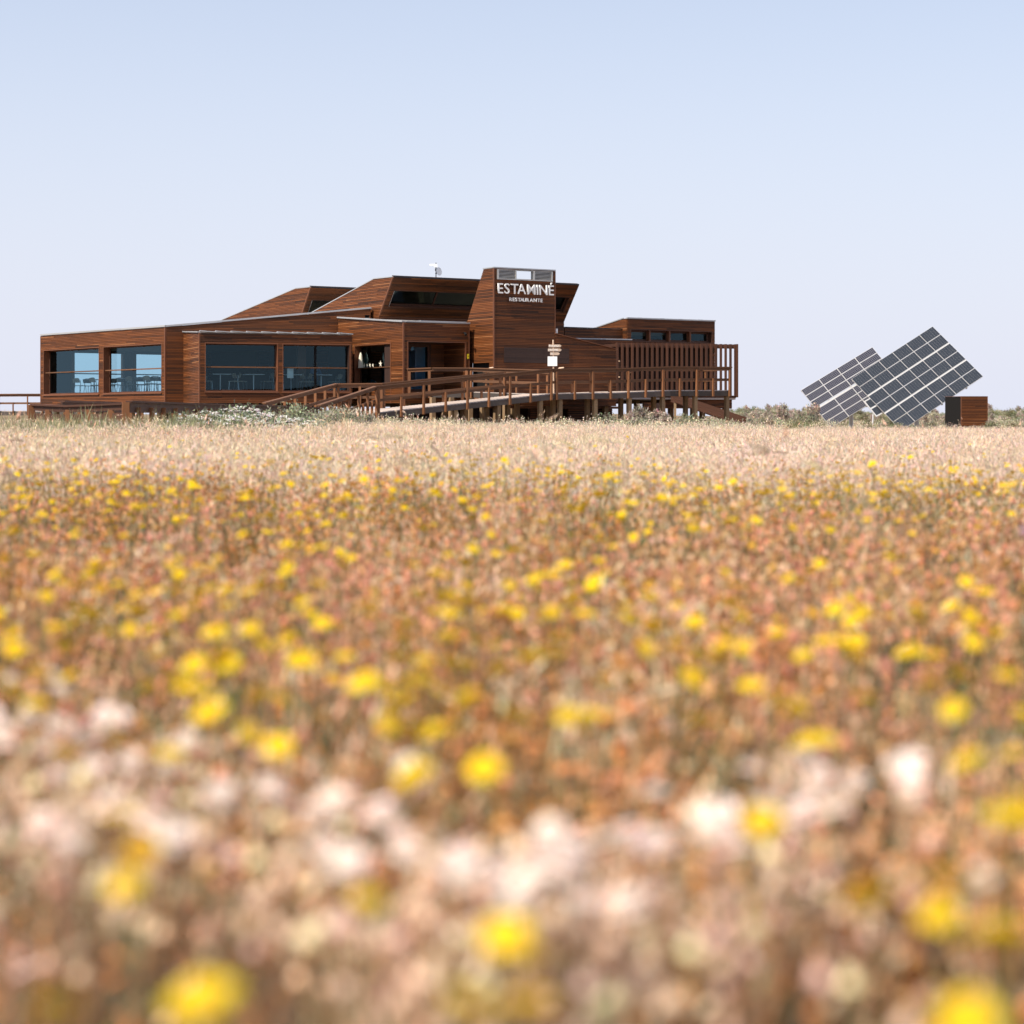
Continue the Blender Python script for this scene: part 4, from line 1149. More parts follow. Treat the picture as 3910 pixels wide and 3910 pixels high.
# ------------------------------------------------------------------ solar trackers
def array_mesh(o, e1, e2, t, mat):
    n_ = e1.cross(e2).normalized()
    if n_.y > 0: n_ = -n_
    vts = [o, o + e1, o + e1 + e2, o + e2]
    vts = [tuple(p) for p in vts] + [tuple(p - n_ * t) for p in vts]
    fcs = [(0, 3, 2, 1), (4, 5, 6, 7), (0, 1, 5, 4), (1, 2, 6, 5), (2, 3, 7, 6), (3, 0, 4, 7)]
    me_ = mesh_from(vts, fcs, mat, 'module')
    uvl = me_.uv_layers.new(name='UVMap')
    cs = {0: (0, 0), 1: (1, 0), 2: (1, 1), 3: (0, 1)}
    for p in me_.polygons:
        for li in p.loop_indices:
            uvl.data[li].uv = cs[me_.loops[li].vertex_index % 4]
    return me_
def tracker(label, o, e1, e2, nc, rows, gaps, mat, foot, fr_gap, mast_at, frame=.03, skip=()):
    # rows: list of (t0, t1) along e2
    r = thing('solar_tracker', label, 'solar panels', foot)
    n_ = e1.cross(e2).normalized(); n_ = -n_ if n_.y > 0 else n_
    for j, (a, b) in enumerate(rows):
        for i in range(nc):
            if (i, j) in skip: continue
            p = o + e1 * (i / nc) + e2 * a
            d1, d2 = e1 / nc, e2 * (b - a)
            fm = put('module', array_mesh(p + d1 * .008 + d2 * .01, d1 * .984, d2 * .98, .04, M['panelframe']), r)
            g1_ = frame / d1.length; g2_ = frame / d2.length
            put('cell_field', array_mesh(p + d1 * (.008 + g1_) + d2 * (.01 + g2_) + n_ * .004, d1 * (.984 - 2 * g1_), d2 * (.98 - 2 * g2_), .003, mat), fm)
    for t_ in gaps:
        p = o + e2 * t_ - n_ * .06
        beam('support_rail', p, p + e1, .08, .08, 'panelframe', r, up=tuple(n_))
    for t_ in (.2, .5, .8):
        p = o + e1 * t_ - n_ * .13
        beam('cross_beam', p, p + e2, .08, .1, 'panelframe', r, up=tuple(n_))
    c = o + e1 * mast_at[0] + e2 * mast_at[1] - n_ * .18
    x = MB(); x.tube((c.x, c.y + .1, g1(c.x, c.y) - .3), (c.x, c.y + .1, c.z), .14, .11, 12); x.build('mast', 'panelframe', r)
    return r
kR = 115 / 7500
oR = Vector((19.86, 115.0, 3.10)); e1R = Vector((338, 126, 207)) * kR; e2R = Vector((167, -126, -198)) * kR
rowsR = [(0, .160), (.163, .323), (.340, .497), (.500, .657), (.674, .831), (.834, .997)]
tracker('tall dark solar panel array tilted on a mast, in front of its paler twin', oR, e1R, e2R, 6, rowsR, (.03, .33, .665, .97), M['pv_big'], (24, 116, .2), 0, (.5, .5), frame=.012)
kL = 118 / 7500
oL = Vector((17.35, 118.0, 2.48)); e1L = Vector((287, 74, 168)) * kL; e2L = Vector((103, -74, -143)) * kL
rowsL = [(0, .154), (.158, .312), (.316, .470), (.520, .676), (.680, .836), (.840, .996)]
tracker('smaller solar array of white-framed modules partly hidden by the taller array', oL, e1L, e2L, 4, rowsL, (.02, .5, .98), M['pv_small'], (20, 118, .2), 0, (.5, .5), frame=.018)
# small twin module
tw = thing('small_solar_module', 'small pair of dark modules in a white frame low between the arrays', 'solar panel', (21.0, 113.6, .4))
oT = Vector((20.45, 114.2, 1.78)); a1 = Vector((32, 8, 17)) * kR * .75; a2 = Vector((46, -22, -62)) * kR * .95
n_ = a1.cross(a2).normalized(); n_ = -n_ if n_.y > 0 else n_
put('frame', array_mesh(oT, a1 * 1.25, a2, .04, M['panelframe']), tw)
for t_ in (.06, .54): put('module', array_mesh(oT + a1 * .16 + a2 * t_ + n_ * .005, a1 * .93, a2 * .40, .003, M['pv_big']), tw)
x = MB(); x.tube((20.9, 113.9, 0), tuple(oT + a1 * .6 + a2 * .5 - n_ * .05), .04, .04, 8); x.build('stake', 'panelframe', tw)
# slatted cabinet
cb = thing('equipment_cabinet', 'brown slatted box cabinet with a dark side standing by the solar arrays', 'cabinet', (26.6, 112, .2))
ka = Vector((25.6, 112.0, 0)); 
KF = Frame((ka.x, ka.y), unit(8)); kz = g1(26, 112) - .1
BOARDS.clear()
slat_wall(KF, [(0, kz), (1.58, kz), (1.58, 2.03), (0, 2.03)], parent=cb, pitch=.085, weight=1, tone=.12, back=.05)
Ki = -KF.n
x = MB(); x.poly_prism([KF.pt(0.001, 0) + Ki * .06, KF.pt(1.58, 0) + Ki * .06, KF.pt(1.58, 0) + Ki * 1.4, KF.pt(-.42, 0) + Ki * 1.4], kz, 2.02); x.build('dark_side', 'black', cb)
x = MB(); x.poly_prism([KF.pt(-.01, 0, .03), KF.pt(1.6, 0, .03), KF.pt(1.6, 0) + Ki * 1.42, KF.pt(-.44, 0) + Ki * 1.42], 2.032, 2.05); x.build('lid', 'trim', cb)
for s in (0.0, 1.56):
    x = MB(); KF.block(x, s - .012, s + .03, kz, 2.03, .0, .035); x.build('corner_trim', 'trim', cb)
flush_boards(300)

# ------------------------------------------------------------------ vegetation
class Veg:
    # coloured leaf/stem geometry with a per-vertex 'col' attribute
    def __init__(s): s.v = []; s.f = []; s.c = []
    def strip(s, pts, ws, side, cols):
        b = len(s.v)
        for p, w, c in zip(pts, ws, cols):
            s.v += [p - side * w, p + side * w]; s.c += [c, c]
        for i in range(len(pts) - 1):
            k = b + 2 * i; s.f.append((k, k + 1, k + 3, k + 2))
    def spindle(s, p, q, r, c, k=5, c2=None, fat=.4):
        p = np.asarray(p, float); q = np.asarray(q, float); d = q - p; L = np.linalg.norm(d); d = d / L
        a = np.cross(d, [.3, .9, .2]); a /= np.linalg.norm(a); e = np.cross(d, a)
        b = len(s.v); m = p + (q - p) * fat
        s.v.append(p); s.c.append(c)
        for i in range(k):
            t = 2 * math.pi * i / k; s.v.append(m + (a * math.cos(t) + e * math.sin(t)) * r); s.c.append(c2 or c)
        s.v.append(q); s.c.append(c2 or c)
        for i in range(k):
            j = (i + 1) % k; s.f += [(b, b + 1 + i, b + 1 + j), (b + 1 + i, b + k + 1, b + 1 + j)]
    def mesh(s, name, mat='veg'):
        me_ = bpy.data.meshes.new(name)
        me_.from_pydata([tuple(map(float, p)) for p in s.v], [], s.f)
        a = me_.attributes.new('col', 'FLOAT_COLOR', 'POINT')
        a.data.foreach_set('color', [float(x) for c in s.c for x in (c[0], c[1], c[2], 1)])
        me_.materials.append(M[mat])
        return me_
def jit(c, r, a=.18):
    k = 1 + r.normal(0, a); return tuple(max(.01, x * k * (1 + r.normal(0, .06))) for x in c)
def stem_pts(r, base, h, lean, bend, n=4):
    th = r.uniform(0, 2 * math.pi); dx, dy = math.cos(th), math.sin(th)
    out = []
    for i in range(n):
        t = i / (n - 1); o = lean * t + bend * t * t
        out.append(np.array([base[0] + dx * o, base[1] + dy * o, base[2] + h * t * (1 - .12 * bend / max(h, .1) * t)]))
    return out, np.array([-dy, dx, 0.0])

def grass_tuft(seed, n=16, h=(.24, .42), rad=.13, stem=(.55, .40, .26), head=(.68, .50, .40), hl=(.035, .065), hr=.0042, p_head=.8, leaf=(.42, .38, .20), leaves=8):
    # dry barley-like grass: thin stems, nodding awned heads, curled leaves
    r = np.random.default_rng(seed); g_ = Veg()
    for i in range(n):
        a, q = r.uniform(0, 6.28), rad * math.sqrt(r.uniform())
        pts, sd_ = stem_pts(r, (q * math.cos(a), q * math.sin(a), -.02), r.uniform(*h), r.uniform(.0, .08), r.uniform(0, .12))
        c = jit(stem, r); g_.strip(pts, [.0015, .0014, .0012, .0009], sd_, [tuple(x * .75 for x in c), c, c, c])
        if r.uniform() < p_head:
            tip = pts[-1]; d = tip - pts[-2]; d = d / np.linalg.norm(d) + np.array([r.normal(0, .35) + .25, r.normal(0, .3), -.35 + r.normal(0, .25)])
            d /= np.linalg.norm(d); L = r.uniform(*hl); c2 = jit(head, r, .16)
            g_.spindle(tip, tip + d * L, hr * r.uniform(.8, 1.25), c2, 4)
            for k in range(3):       # awns
                dd = d + r.normal(0, .28, 3); dd /= np.linalg.norm(dd)
                s0 = tip + d * L * r.uniform(.4, .9); g_.strip([s0, s0 + dd * L * .7], [.0011, .0003], np.cross(dd, [0, 0, 1.0]) , [c2, c2])
    for i in range(leaves):
        a, q = r.uniform(0, 6.28), rad * math.sqrt(r.uniform())
        pts, sd_ = stem_pts(r, (q * math.cos(a), q * math.sin(a), -.02), r.uniform(.1, .24), r.uniform(.02, .08), r.uniform(.04, .14))
        c = jit(leaf, r); g_.strip(pts, [.0016, .002, .0015, .0004], sd_, [c, c, c, c])
    return g_

def weed_tuft(seed, n=14, h=(.12, .30), rad=.12, stem=(.44, .24, .10), bits=(.64, .31, .115), nb=7, br=.0075, green=0.15, leafc=(.16, .17, .08)):
    # reddish dried herbs: branching stalks with seed heads and little leaves
    r = np.random.default_rng(seed); g_ = Veg()
    for i in range(n):
        a, q = r.uniform(0, 6.28), rad * math.sqrt(r.uniform())
        pts, sd_ = stem_pts(r, (q * math.cos(a), q * math.sin(a), -.02), r.uniform(*h), r.uniform(.0, .09), r.uniform(0, .05))
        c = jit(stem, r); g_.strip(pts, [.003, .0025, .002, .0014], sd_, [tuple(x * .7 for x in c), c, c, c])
        for k in range(nb):
            t = r.uniform(.35, 1.0); i0 = min(2, int(t * 3)); p = pts[i0] + (pts[i0 + 1] - pts[i0]) * (t * 3 - i0)
            d = r.normal(0, 1, 3); d[2] = abs(d[2]) * .6 + .1; d /= np.linalg.norm(d); L = r.uniform(.012, .034)
            if r.uniform() < green:
                g_.strip([p, p + d * L * .6, p + d * L * 1.5], [.002, .005, .0008], np.cross(d, [0, 0, 1.0]), [jit(leafc, r)] * 3)
            else:
                g_.spindle(p, p + d * L, br * r.uniform(.6, 1.4), jit(bits, r, .25), 4)
    return g_

def leafy_tuft(seed, n=18, h=(.10, .26), rad=.10, c0=(.115, .145, .065), w=.0062):
    r = np.random.default_rng(seed); g_ = Veg()
    for i in range(n):
        a, q = r.uniform(0, 6.28), rad * math.sqrt(r.uniform())
        pts, sd_ = stem_pts(r, (q * math.cos(a), q * math.sin(a), -.02), r.uniform(*h), r.uniform(.03, .10), r.uniform(0, .12))
        c = jit(c0, r, .25); ww = w * r.uniform(.6, 1.4)
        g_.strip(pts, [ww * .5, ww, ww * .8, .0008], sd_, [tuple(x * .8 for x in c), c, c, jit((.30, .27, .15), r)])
    return g_

def flower_geo(seed, petal=(.86, .64, .03), disc=(.80, .48, .015), rad=.019, npet=15, h=.36, stemc=(.20, .20, .09), dome=.35):
    # daisy head at the top of a leaning stem; returns stem, petals, disc geometry (base at the origin)
    r = np.random.default_rng(seed)
    st_ = Veg(); pts, sd_ = stem_pts(r, (0, 0, -.04), h + .04, r.uniform(0, .05), r.uniform(0, .04), 5)
    c = jit(stemc, r); st_.strip(pts, [.0022, .002, .0018, .0016, .0014], sd_, [c] * 5)
    st_.strip(pts, [.0022, .002, .0018, .0016, .0014], np.array([-sd_[1], sd_[0], 0]), [c] * 5)
    for k in range(4):
        t = r.integers(1, 4); p = pts[t]; d = r.normal(0, 1, 3); d[2] = .5; d /= np.linalg.norm(d)
        st_.strip([p, p + d * .02, p + d * .045], [.001, .004, .0006], np.cross(d, [0, 0, 1.0]), [jit((.17, .19, .09), r)] * 3)
    top = pts[-1]; ax = np.array([r.normal(0, .26), r.normal(-.1, .26), 1.0]); ax /= np.linalg.norm(ax)
    e1 = np.cross(ax, [0, 1.0, 0]); e1 /= np.linalg.norm(e1); e2 = np.cross(ax, e1)
    pt = Veg(); dk = Veg()
    for ring, (rr, lift) in enumerate(((1.0, .10), (.74, .32))):
        for i in range(npet):
            t = 2 * math.pi * (i + .5 * ring) / npet + r.normal(0, .06); d = e1 * math.cos(t) + e2 * math.sin(t); s_ = -e1 * math.sin(t) + e2 * math.cos(t)
            R_ = rad * rr * r.uniform(.88, 1.08); c = jit(petal, r, .10)
            p0 = top + d * R_ * .25 + ax * .003; p1 = top + d * R_ * .7 + ax * (.004 + rad * lift * dome * 1.2); p2 = top + d * R_ + ax * (.003 + rad * lift * dome * (1.5 if ring else .2))
            pt.strip([p0, p1, p2], [R_ * .10, R_ * .20, R_ * .11], s_, [c, c, c])
    dk.head = top
    dk.spindle(top - ax * .006, top + ax * rad * .5, rad * .48, disc, 10, disc, .72)
    return st_, pt, dk

def src(g_, name, mat='veg'):
    # instance source: never linked to the scene
    return bpy.data.objects.new(name, g_.mesh(name, mat))

def scatter(name, P, scl, sources, label, cat, seed=1, tilt=.12):
    r = np.random.default_rng(seed); n = len(P)
    me_ = bpy.data.meshes.new(name); me_.vertices.add(n)
    me_.vertices.foreach_set('co', np.asarray(P, np.float32).ravel())
    rot = np.stack([r.normal(0, tilt, n), r.normal(0, tilt, n), r.uniform(0, 6.283, n)], -1).astype(np.float32)
    a = me_.attributes.new('rot', 'FLOAT_VECTOR', 'POINT'); a.data.foreach_set('vector', rot.ravel())
    a = me_.attributes.new('sc', 'FLOAT', 'POINT'); a.data.foreach_set('value', np.asarray(scl, np.float32))
    a = me_.attributes.new('vi', 'INT', 'POINT'); a.data.foreach_set('value', r.integers(0, len(sources), n).astype(np.int32))
    o = bpy.data.objects.new(name, me_); link(o); tag(o, label, cat, kind='stuff')
    ng = bpy.data.node_groups.new(name, 'GeometryNodeTree')
    ng.interface.new_socket('Geometry', in_out='INPUT', socket_type='NodeSocketGeometry')
    ng.interface.new_socket('Geometry', in_out='OUTPUT', socket_type='NodeSocketGeometry')
    N, L = ng.nodes, ng.links
    gi, go = N.new('NodeGroupInput'), N.new('NodeGroupOutput')
    iop = N.new('GeometryNodeInstanceOnPoints'); jn = N.new('GeometryNodeJoinGeometry')
    for s_ in sources:
        oi = N.new('GeometryNodeObjectInfo'); oi.inputs['Object'].default_value = s_
        gt = N.new('GeometryNodeGeometryToInstance')
        L.new(oi.outputs['Geometry'], gt.inputs[0]); L.new(gt.outputs[0], jn.inputs[0])
    def attr(nm, ty):
        q = N.new('GeometryNodeInputNamedAttribute'); q.data_type = ty; q.inputs['Name'].default_value = nm; return q.outputs['Attribute']
    L.new(gi.outputs[0], iop.inputs['Points']); L.new(jn.outputs[0], iop.inputs['Instance'])
    iop.inputs['Pick Instance'].default_value = True
    L.new(attr('vi', 'INT'), iop.inputs['Instance Index'])
    L.new(attr('rot', 'FLOAT_VECTOR'), iop.inputs['Rotation'])
    L.new(attr('sc', 'FLOAT'), iop.inputs['Scale'])
    L.new(iop.outputs[0], go.inputs[0])
    md = o.modifiers.new('scatter', 'NODES'); md.node_group = ng
    return o

def wedge(d0, d1, dens, rng, margin=1.22, extra=.5):
    # random ground points in the strip of meadow between two distances
    hw1 = .2607 * d1 * margin + extra
    n = int(dens * (d1 - d0) * 2 * hw1)
    y = rng.uniform(d0, d1, n); x = rng.uniform(-hw1, hw1, n)
    k = np.abs(x) < .2607 * y * margin + extra
    return x[k], y[k]
def P3(x, y): return np.stack([x, y, gz(x, y)], -1)
def fbm(x, y, f, seed):
    # cheap smooth pseudo-noise for patchiness, about -1..1
    r = np.random.default_rng(seed); o = 0
    for k in range(5):
        a = r.uniform(0, 6.28); q = f * (1.0 + .55 * k)
        o = o + np.sin(q * (x * math.cos(a) + y * math.sin(a)) + r.uniform(0, 6.28)) / (1 + .35 * k)
    return o / 2.2

def footprint(x, y):
    # keep plants out of the building and off the boardwalks
    m = np.ones_like(x, bool)
    def quad(pts):
        ins = np.ones_like(x, bool); k = len(pts)
        ar = sum(pts[i][0] * pts[(i + 1) % k][1] - pts[(i + 1) % k][0] * pts[i][1] for i in range(k))
        for i in range(k):
            (a, b), (c, d) = pts[i][:2], pts[(i + 1) % k][:2]
            cr = (c - a) * (y - b) - (d - b) * (x - a)
            ins &= (cr > 0) if ar > 0 else (cr < 0)
        return ins
    for q in ([(-6.5, 66), (-5, 71.5), (-6.6, 74.2), (-8.5, 67.5)], [(-8.97, 46), (-6.53, 66), (-8.5, 67.5), (-10.85, 47.3)], [(-9.07, 46.2), (-8.0, 48.2), (-10.8, 50.2), (-11.7, 48.2)],
              [(-5, 71.5), (1.6, 76), (.5, 77.7), (-6.6, 74.2)], [(-22.0, 91.8), (-14.6, 82.9), (-8, 88), (-15.7, 97)], [(-14.6, 82.9), (-12.7, 80), (-6.7, 82.2), (6, 84), (10, 89), (10, 96), (-14, 96)]):
        m &= ~quad(q)
    return m

GR = np.random.default_rng(5)
G_PINK = [src(grass_tuft(100 + i, 22, (.18, .33), .14, (.68, .51, .36), (.83, .66, .55)), 'pink_grass') for i in range(6)]
G_BEIGE = [src(grass_tuft(120 + i, 22, (.18, .35), .14, (.64, .53, .36), (.79, .67, .50), leaf=(.40, .40, .22)), 'beige_grass') for i in range(5)]
G_BROWN = [src(weed_tuft(140 + i), 'brown_herb') for i in range(6)]
G_SALMON = [src(weed_tuft(160 + i, stem=(.54, .31, .15), bits=(.80, .48, .27), nb=8, br=.0075), 'salmon_herb') for i in range(5)]
def hare_tuft(seed, n=9, h=(.16, .31), rad=.13, head=(.82, .56, .38)):
    # soft egg-shaped grass heads on wiry stems
    r = np.random.default_rng(seed); g_ = Veg()
    for i in range(n):
        a, q = r.uniform(0, 6.28), rad * math.sqrt(r.uniform())
        pts, sd_ = stem_pts(r, (q * math.cos(a), q * math.sin(a), -.02), r.uniform(*h), r.uniform(.0, .07), r.uniform(0, .05))
        c = jit((.55, .36, .21), r); g_.strip(pts, [.0015, .0014, .0012, .001], sd_, [c] * 4)
        d = np.array([r.normal(0, .35), r.normal(0, .35), 1.0]); d /= np.linalg.norm(d)
        g_.spindle(pts[-1] - d * .004, pts[-1] + d * r.uniform(.016, .026), r.uniform(.006, .0095), jit(head, r, .2), 6, jit(head, r, .15))
    return g_
G_HARE = [src(hare_tuft(200 + i), 'hare_grass') for i in range(3)] + [src(hare_tuft(210 + i, head=(.70, .34, .22)), 'hare_grass') for i in range(3)] + [src(hare_tuft(220 + i, head=(.70, .44, .20)), 'hare_grass') for i in range(2)]
G_HERB = [src(weed_tuft(230 + i, 16, (.22, .46), .2, (.50, .42, .28), (.80, .72, .58), 7, .012, .25, (.30, .32, .20)), 'pale_herb') for i in range(4)]
G_REED = [src(leafy_tuft(240 + i, 24, (.25, .52), .14, (.36, .37, .22), .006), 'reed') for i in range(4)]
G_GREEN = [src(leafy_tuft(180 + i), 'green_leaves') for i in range(4)]
G_GREY = [src(leafy_tuft(190 + i, 22, (.08, .24), .11, (.24, .27, .19), .006), 'grey_leaves') for i in range(3)]

# bands of meadow: (from, to, tufts per m2)
bands = [(.75, 3.0, 175), (3.0, 8.0, 125), (8.0, 16.0, 80), (16.0, 32.0, 46), (32.0, 72.0, 22), (72.0, 118.0, 9)]
acc = {k: [[], []] for k in ('pink', 'beige', 'brown', 'salmon', 'green', 'grey')}
for d0, d1, dens in bands:
    x, y = wedge(d0, d1, dens, GR)
    if d1 > 40:
        k = footprint(x, y); x, y = x[k], y[k]
    if d1 < 10:      # uneven cover: thin places let the dark understorey show
        k = GR.uniform(0, 1, len(x)) < np.clip(.62 + .85 * fbm(x, y, 3.2, 41), .07, 1); x, y = x[k], y[k]
    n = len(x)
    pat = fbm(x, y, 1.1, 3); pat2 = fbm(x, y, .45, 8); u_ = GR.uniform(0, 1, n)
    far = np.clip((y - 11 + 2.5 * pat2 + .12 * (-x) * 1.0) / 9, 0, 1)
    right = np.clip(.5 + x / (.26 * y) * .6, 0, 1)
    w_pink = far * (.35 + .35 * right + .30 * pat); w_beige = far * (.45 - .2 * right - .28 * pat) + .10
    w_brown = (1 - far) * (.42 + .12 * pat2); w_salmon = (1 - far) * (.36 + .14 * pat) + .05 * far + .25 * far * (pat2 > .45)
    w_green = (1 - far) * (.20 + .30 * fbm(x, y, 2.6, 4)) + .05 * far * (1 - right); w_grey = (1 - far) * .12 + .04 + .08 * (pat2 < -.35)
    near = np.clip((2.15 - y) / .8, 0, 1) * np.clip(.75 - x / (.26 * y) * .4, .2, 1.2); w_green = w_green + .95 * near; w_grey = w_grey + .45 * near
    w_beige = np.where(y < 1.8, 0, w_beige)
    W_ = np.clip(np.stack([w_pink, w_beige, w_brown, w_salmon, w_green, w_grey], -1), .004, None)
    cum = np.cumsum(W_ / W_.sum(-1, keepdims=True), -1)
    ch = (u_[:, None] > cum).sum(-1)
    sc = np.clip(GR.normal(.98, .17, n), .6, 1.5) * (.74 + .24 * far) * (1 + .12 * pat + .16 * far * pat2 + .28 * (1 - far) * fbm(x, y, 2.3, 43))
    if d0 >= 32: sc = sc * 1.05
    if d0 >= 70: sc = sc * np.where(x > 8, .62, 1)
    sc = np.where((ch >= 4) & (near > 0), sc * (1 + .55 * near), sc)
    for k, nm in enumerate(('pink', 'beige', 'brown', 'salmon', 'green', 'grey')):
        s_ = ch == k; acc[nm][0].append(P3(x[s_], y[s_])); acc[nm][1].append(sc[s_])
for nm, ss_, nme, lab, cat in (('pink', G_PINK, 'pink_grass', 'pinkish dry barley grass filling the far half of the meadow', 'grass'),
                     ('beige', G_BEIGE, 'beige_grass', 'straw coloured dry grass nodding across the meadow', 'grass'),
                     ('brown', G_BROWN, 'brown_herbs', 'rusty brown dried herbs covering the near meadow', 'dry herbs'),
                     ('salmon', G_SALMON, 'salmon_herbs', 'salmon pink seed stalks mixed through the near meadow', 'dry herbs'),
                     ('green', G_GREEN, 'green_undergrowth', 'dark green leaves low among the dried herbs', 'undergrowth'),
                     ('grey', G_GREY, 'grey_undergrowth', 'grey green leaf tufts low in the meadow', 'undergrowth')):
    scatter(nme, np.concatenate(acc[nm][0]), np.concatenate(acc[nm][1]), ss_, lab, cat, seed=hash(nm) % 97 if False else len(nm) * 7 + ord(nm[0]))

x, y = wedge(.8, 13.0, 48, GR)
k = GR.uniform(0, 1, len(x)) < np.clip(.5 + .55 * fbm(x, y, 1.5, 31), .08, 1) * np.clip((14 - y) / 6, .25, 1) * np.clip((y - 1.15) / .8, .2, 1)
scatter('hare_tail_grass', P3(x[k], y[k]), np.clip(GR.normal(1, .15, k.sum()), .6, 1.4), G_HARE, 'peach coloured egg-shaped grass heads in the near meadow', 'grass', seed=71)
x, y = wedge(50.0, 76.0, 5, GR); t_ = x / y
k = footprint(x, y) & (t_ > -.10) & (t_ < .135) & (y > 60 + 6 * np.abs(fbm(x, y, .6, 33)))
scatter('pale_tall_herbs', P3(x[k], y[k]), np.clip(GR.normal(1.0, .3, k.sum()), .5, 1.9), G_HERB, 'tall pale seed-headed herbs along the foot of the ramp', 'herbs', seed=72)
x, y = wedge(30.0, 46.0, 6, GR); t_ = x / y
k = footprint(x, y) & (t_ < -.14 + .03 * fbm(x, y, .5, 34)) & (y > 36 + 3 * fbm(x, y, .8, 35))
scatter('marram_grass', P3(x[k], y[k]), np.clip(GR.normal(1.1, .25, k.sum()), .6, 1.8), G_REED, 'pale green marram grass before the low dark boardwalk', 'grass', seed=73)
x, y = wedge(92.0, 135.0, 3.0, GR); t_ = x / y
k = (t_ > .10) & (GR.uniform(0, 1, len(x)) < .5 + .5 * fbm(x, y, .4, 36)) & ~((y < 117) & (x > 15.5) & (x < 29))
scatter('dune_herbs', P3(x[k], y[k]), np.clip(GR.normal(1.5, .35, k.sum()), .7, 2.6), G_HERB + G_GREY, 'mixed grey and cream dune herbs round the solar arrays', 'herbs', seed=74)

G_TALL = [src(grass_tuft(260 + i, 9, (.30, .56), .10, (.66, .50, .32), (.86, .68, .50), leaves=3), 'tall_straw') for i in range(5)]
x, y = wedge(5.0, 48.0, 2.2, GR)
k = footprint(x, y) & (GR.uniform(0, 1, len(x)) < np.clip(.35 + .7 * fbm(x, y, .55, 51), .03, 1) * np.clip((y - 3) / 12, .15, 1))
scatter('tall_straw', P3(x[k], y[k]), np.clip(GR.normal(1, .2, k.sum()), .6, 1.5), G_TALL, 'taller wispy straw stems leaning above the meadow', 'grass', seed=78, tilt=.2)
x, y = wedge(12.0, 60.0, 1.6, GR)
k = footprint(x, y) & (fbm(x, y, .35, 52) > .35)
scatter('sage_tufts', P3(x[k], y[k]), np.clip(GR.normal(1.15, .25, k.sum()), .6, 1.9), G_GREY + G_GREEN, 'muted green leaf clumps scattered through the pale far grass', 'undergrowth', seed=79)

# --- yellow flowers: the largest in view are single plants, the others one mass
FL = []
for i in range(6):
    st_, pt, dk = flower_geo(300 + i, h=.34 + .012 * i, rad=.0185 + .0006 * i)
    FL.append((st_.mesh('stem'), pt.mesh('petals', 'petal'), dk.mesh('disc', 'petal'), tuple(map(float, dk.head))))
DR = []
for i in range(5):
    st_, pt, dk = flower_geo(320 + i, h=.385 + .01 * i, rad=.0195, npet=11)
    DR.append((st_.mesh('stem'), pt.mesh('petals', 'petal'), dk.mesh('disc', 'petal')))
OC = []
for i in range(3):
    st_, pt, dk = flower_geo(330 + i, petal=(.74, .44, .05), disc=(.55, .28, .03), h=.34, rad=.016)
    OC.append((st_.mesh('stem'), pt.mesh('petals', 'petal'), dk.mesh('disc', 'petal'), tuple(map(float, dk.head))))
WH = []
for i in range(4):
    st_, pt, dk = flower_geo(350 + i, petal=(.96, .83, .74), disc=(.94, .78, .66), h=.33, rad=.0165, npet=18, dome=1.2, stemc=(.42, .27, .18))
    WH.append((st_.mesh('stem'), pt.mesh('petals', 'petal'), dk.mesh('disc', 'petal'), tuple(map(float, dk.head))))
def plant_flower(name, kinds, x, y, sc, label, group, k, head_z=None):
    kd = kinds[k % len(kinds)]; rz = random.uniform(0, 6.28)
    if head_z:          # (x, y) is where the flower head hangs, head_z its height above ground
        hx, hy, hh = kd[3]; sz = (head_z - (g1(x, y) if y < 4.5 else 0)) / hh
        x, y = x - sc * (hx * math.cos(rz) - hy * math.sin(rz)), y - sc * (hx * math.sin(rz) + hy * math.cos(rz))
    r = bpy.data.objects.new(name, None); r.empty_display_size = .05; link(r)
    r.location = (x, y, g1(x, y)); r.rotation_euler = (0, 0, rz); r.scale = (sc, sc, sz if head_z else sc)
    tag(r, label, 'flower', group)
    for nm, me_ in zip(('stem', 'petals', 'disc'), kd):
        o = bpy.data.objects.new(nm, me_); link(o); o.parent = r
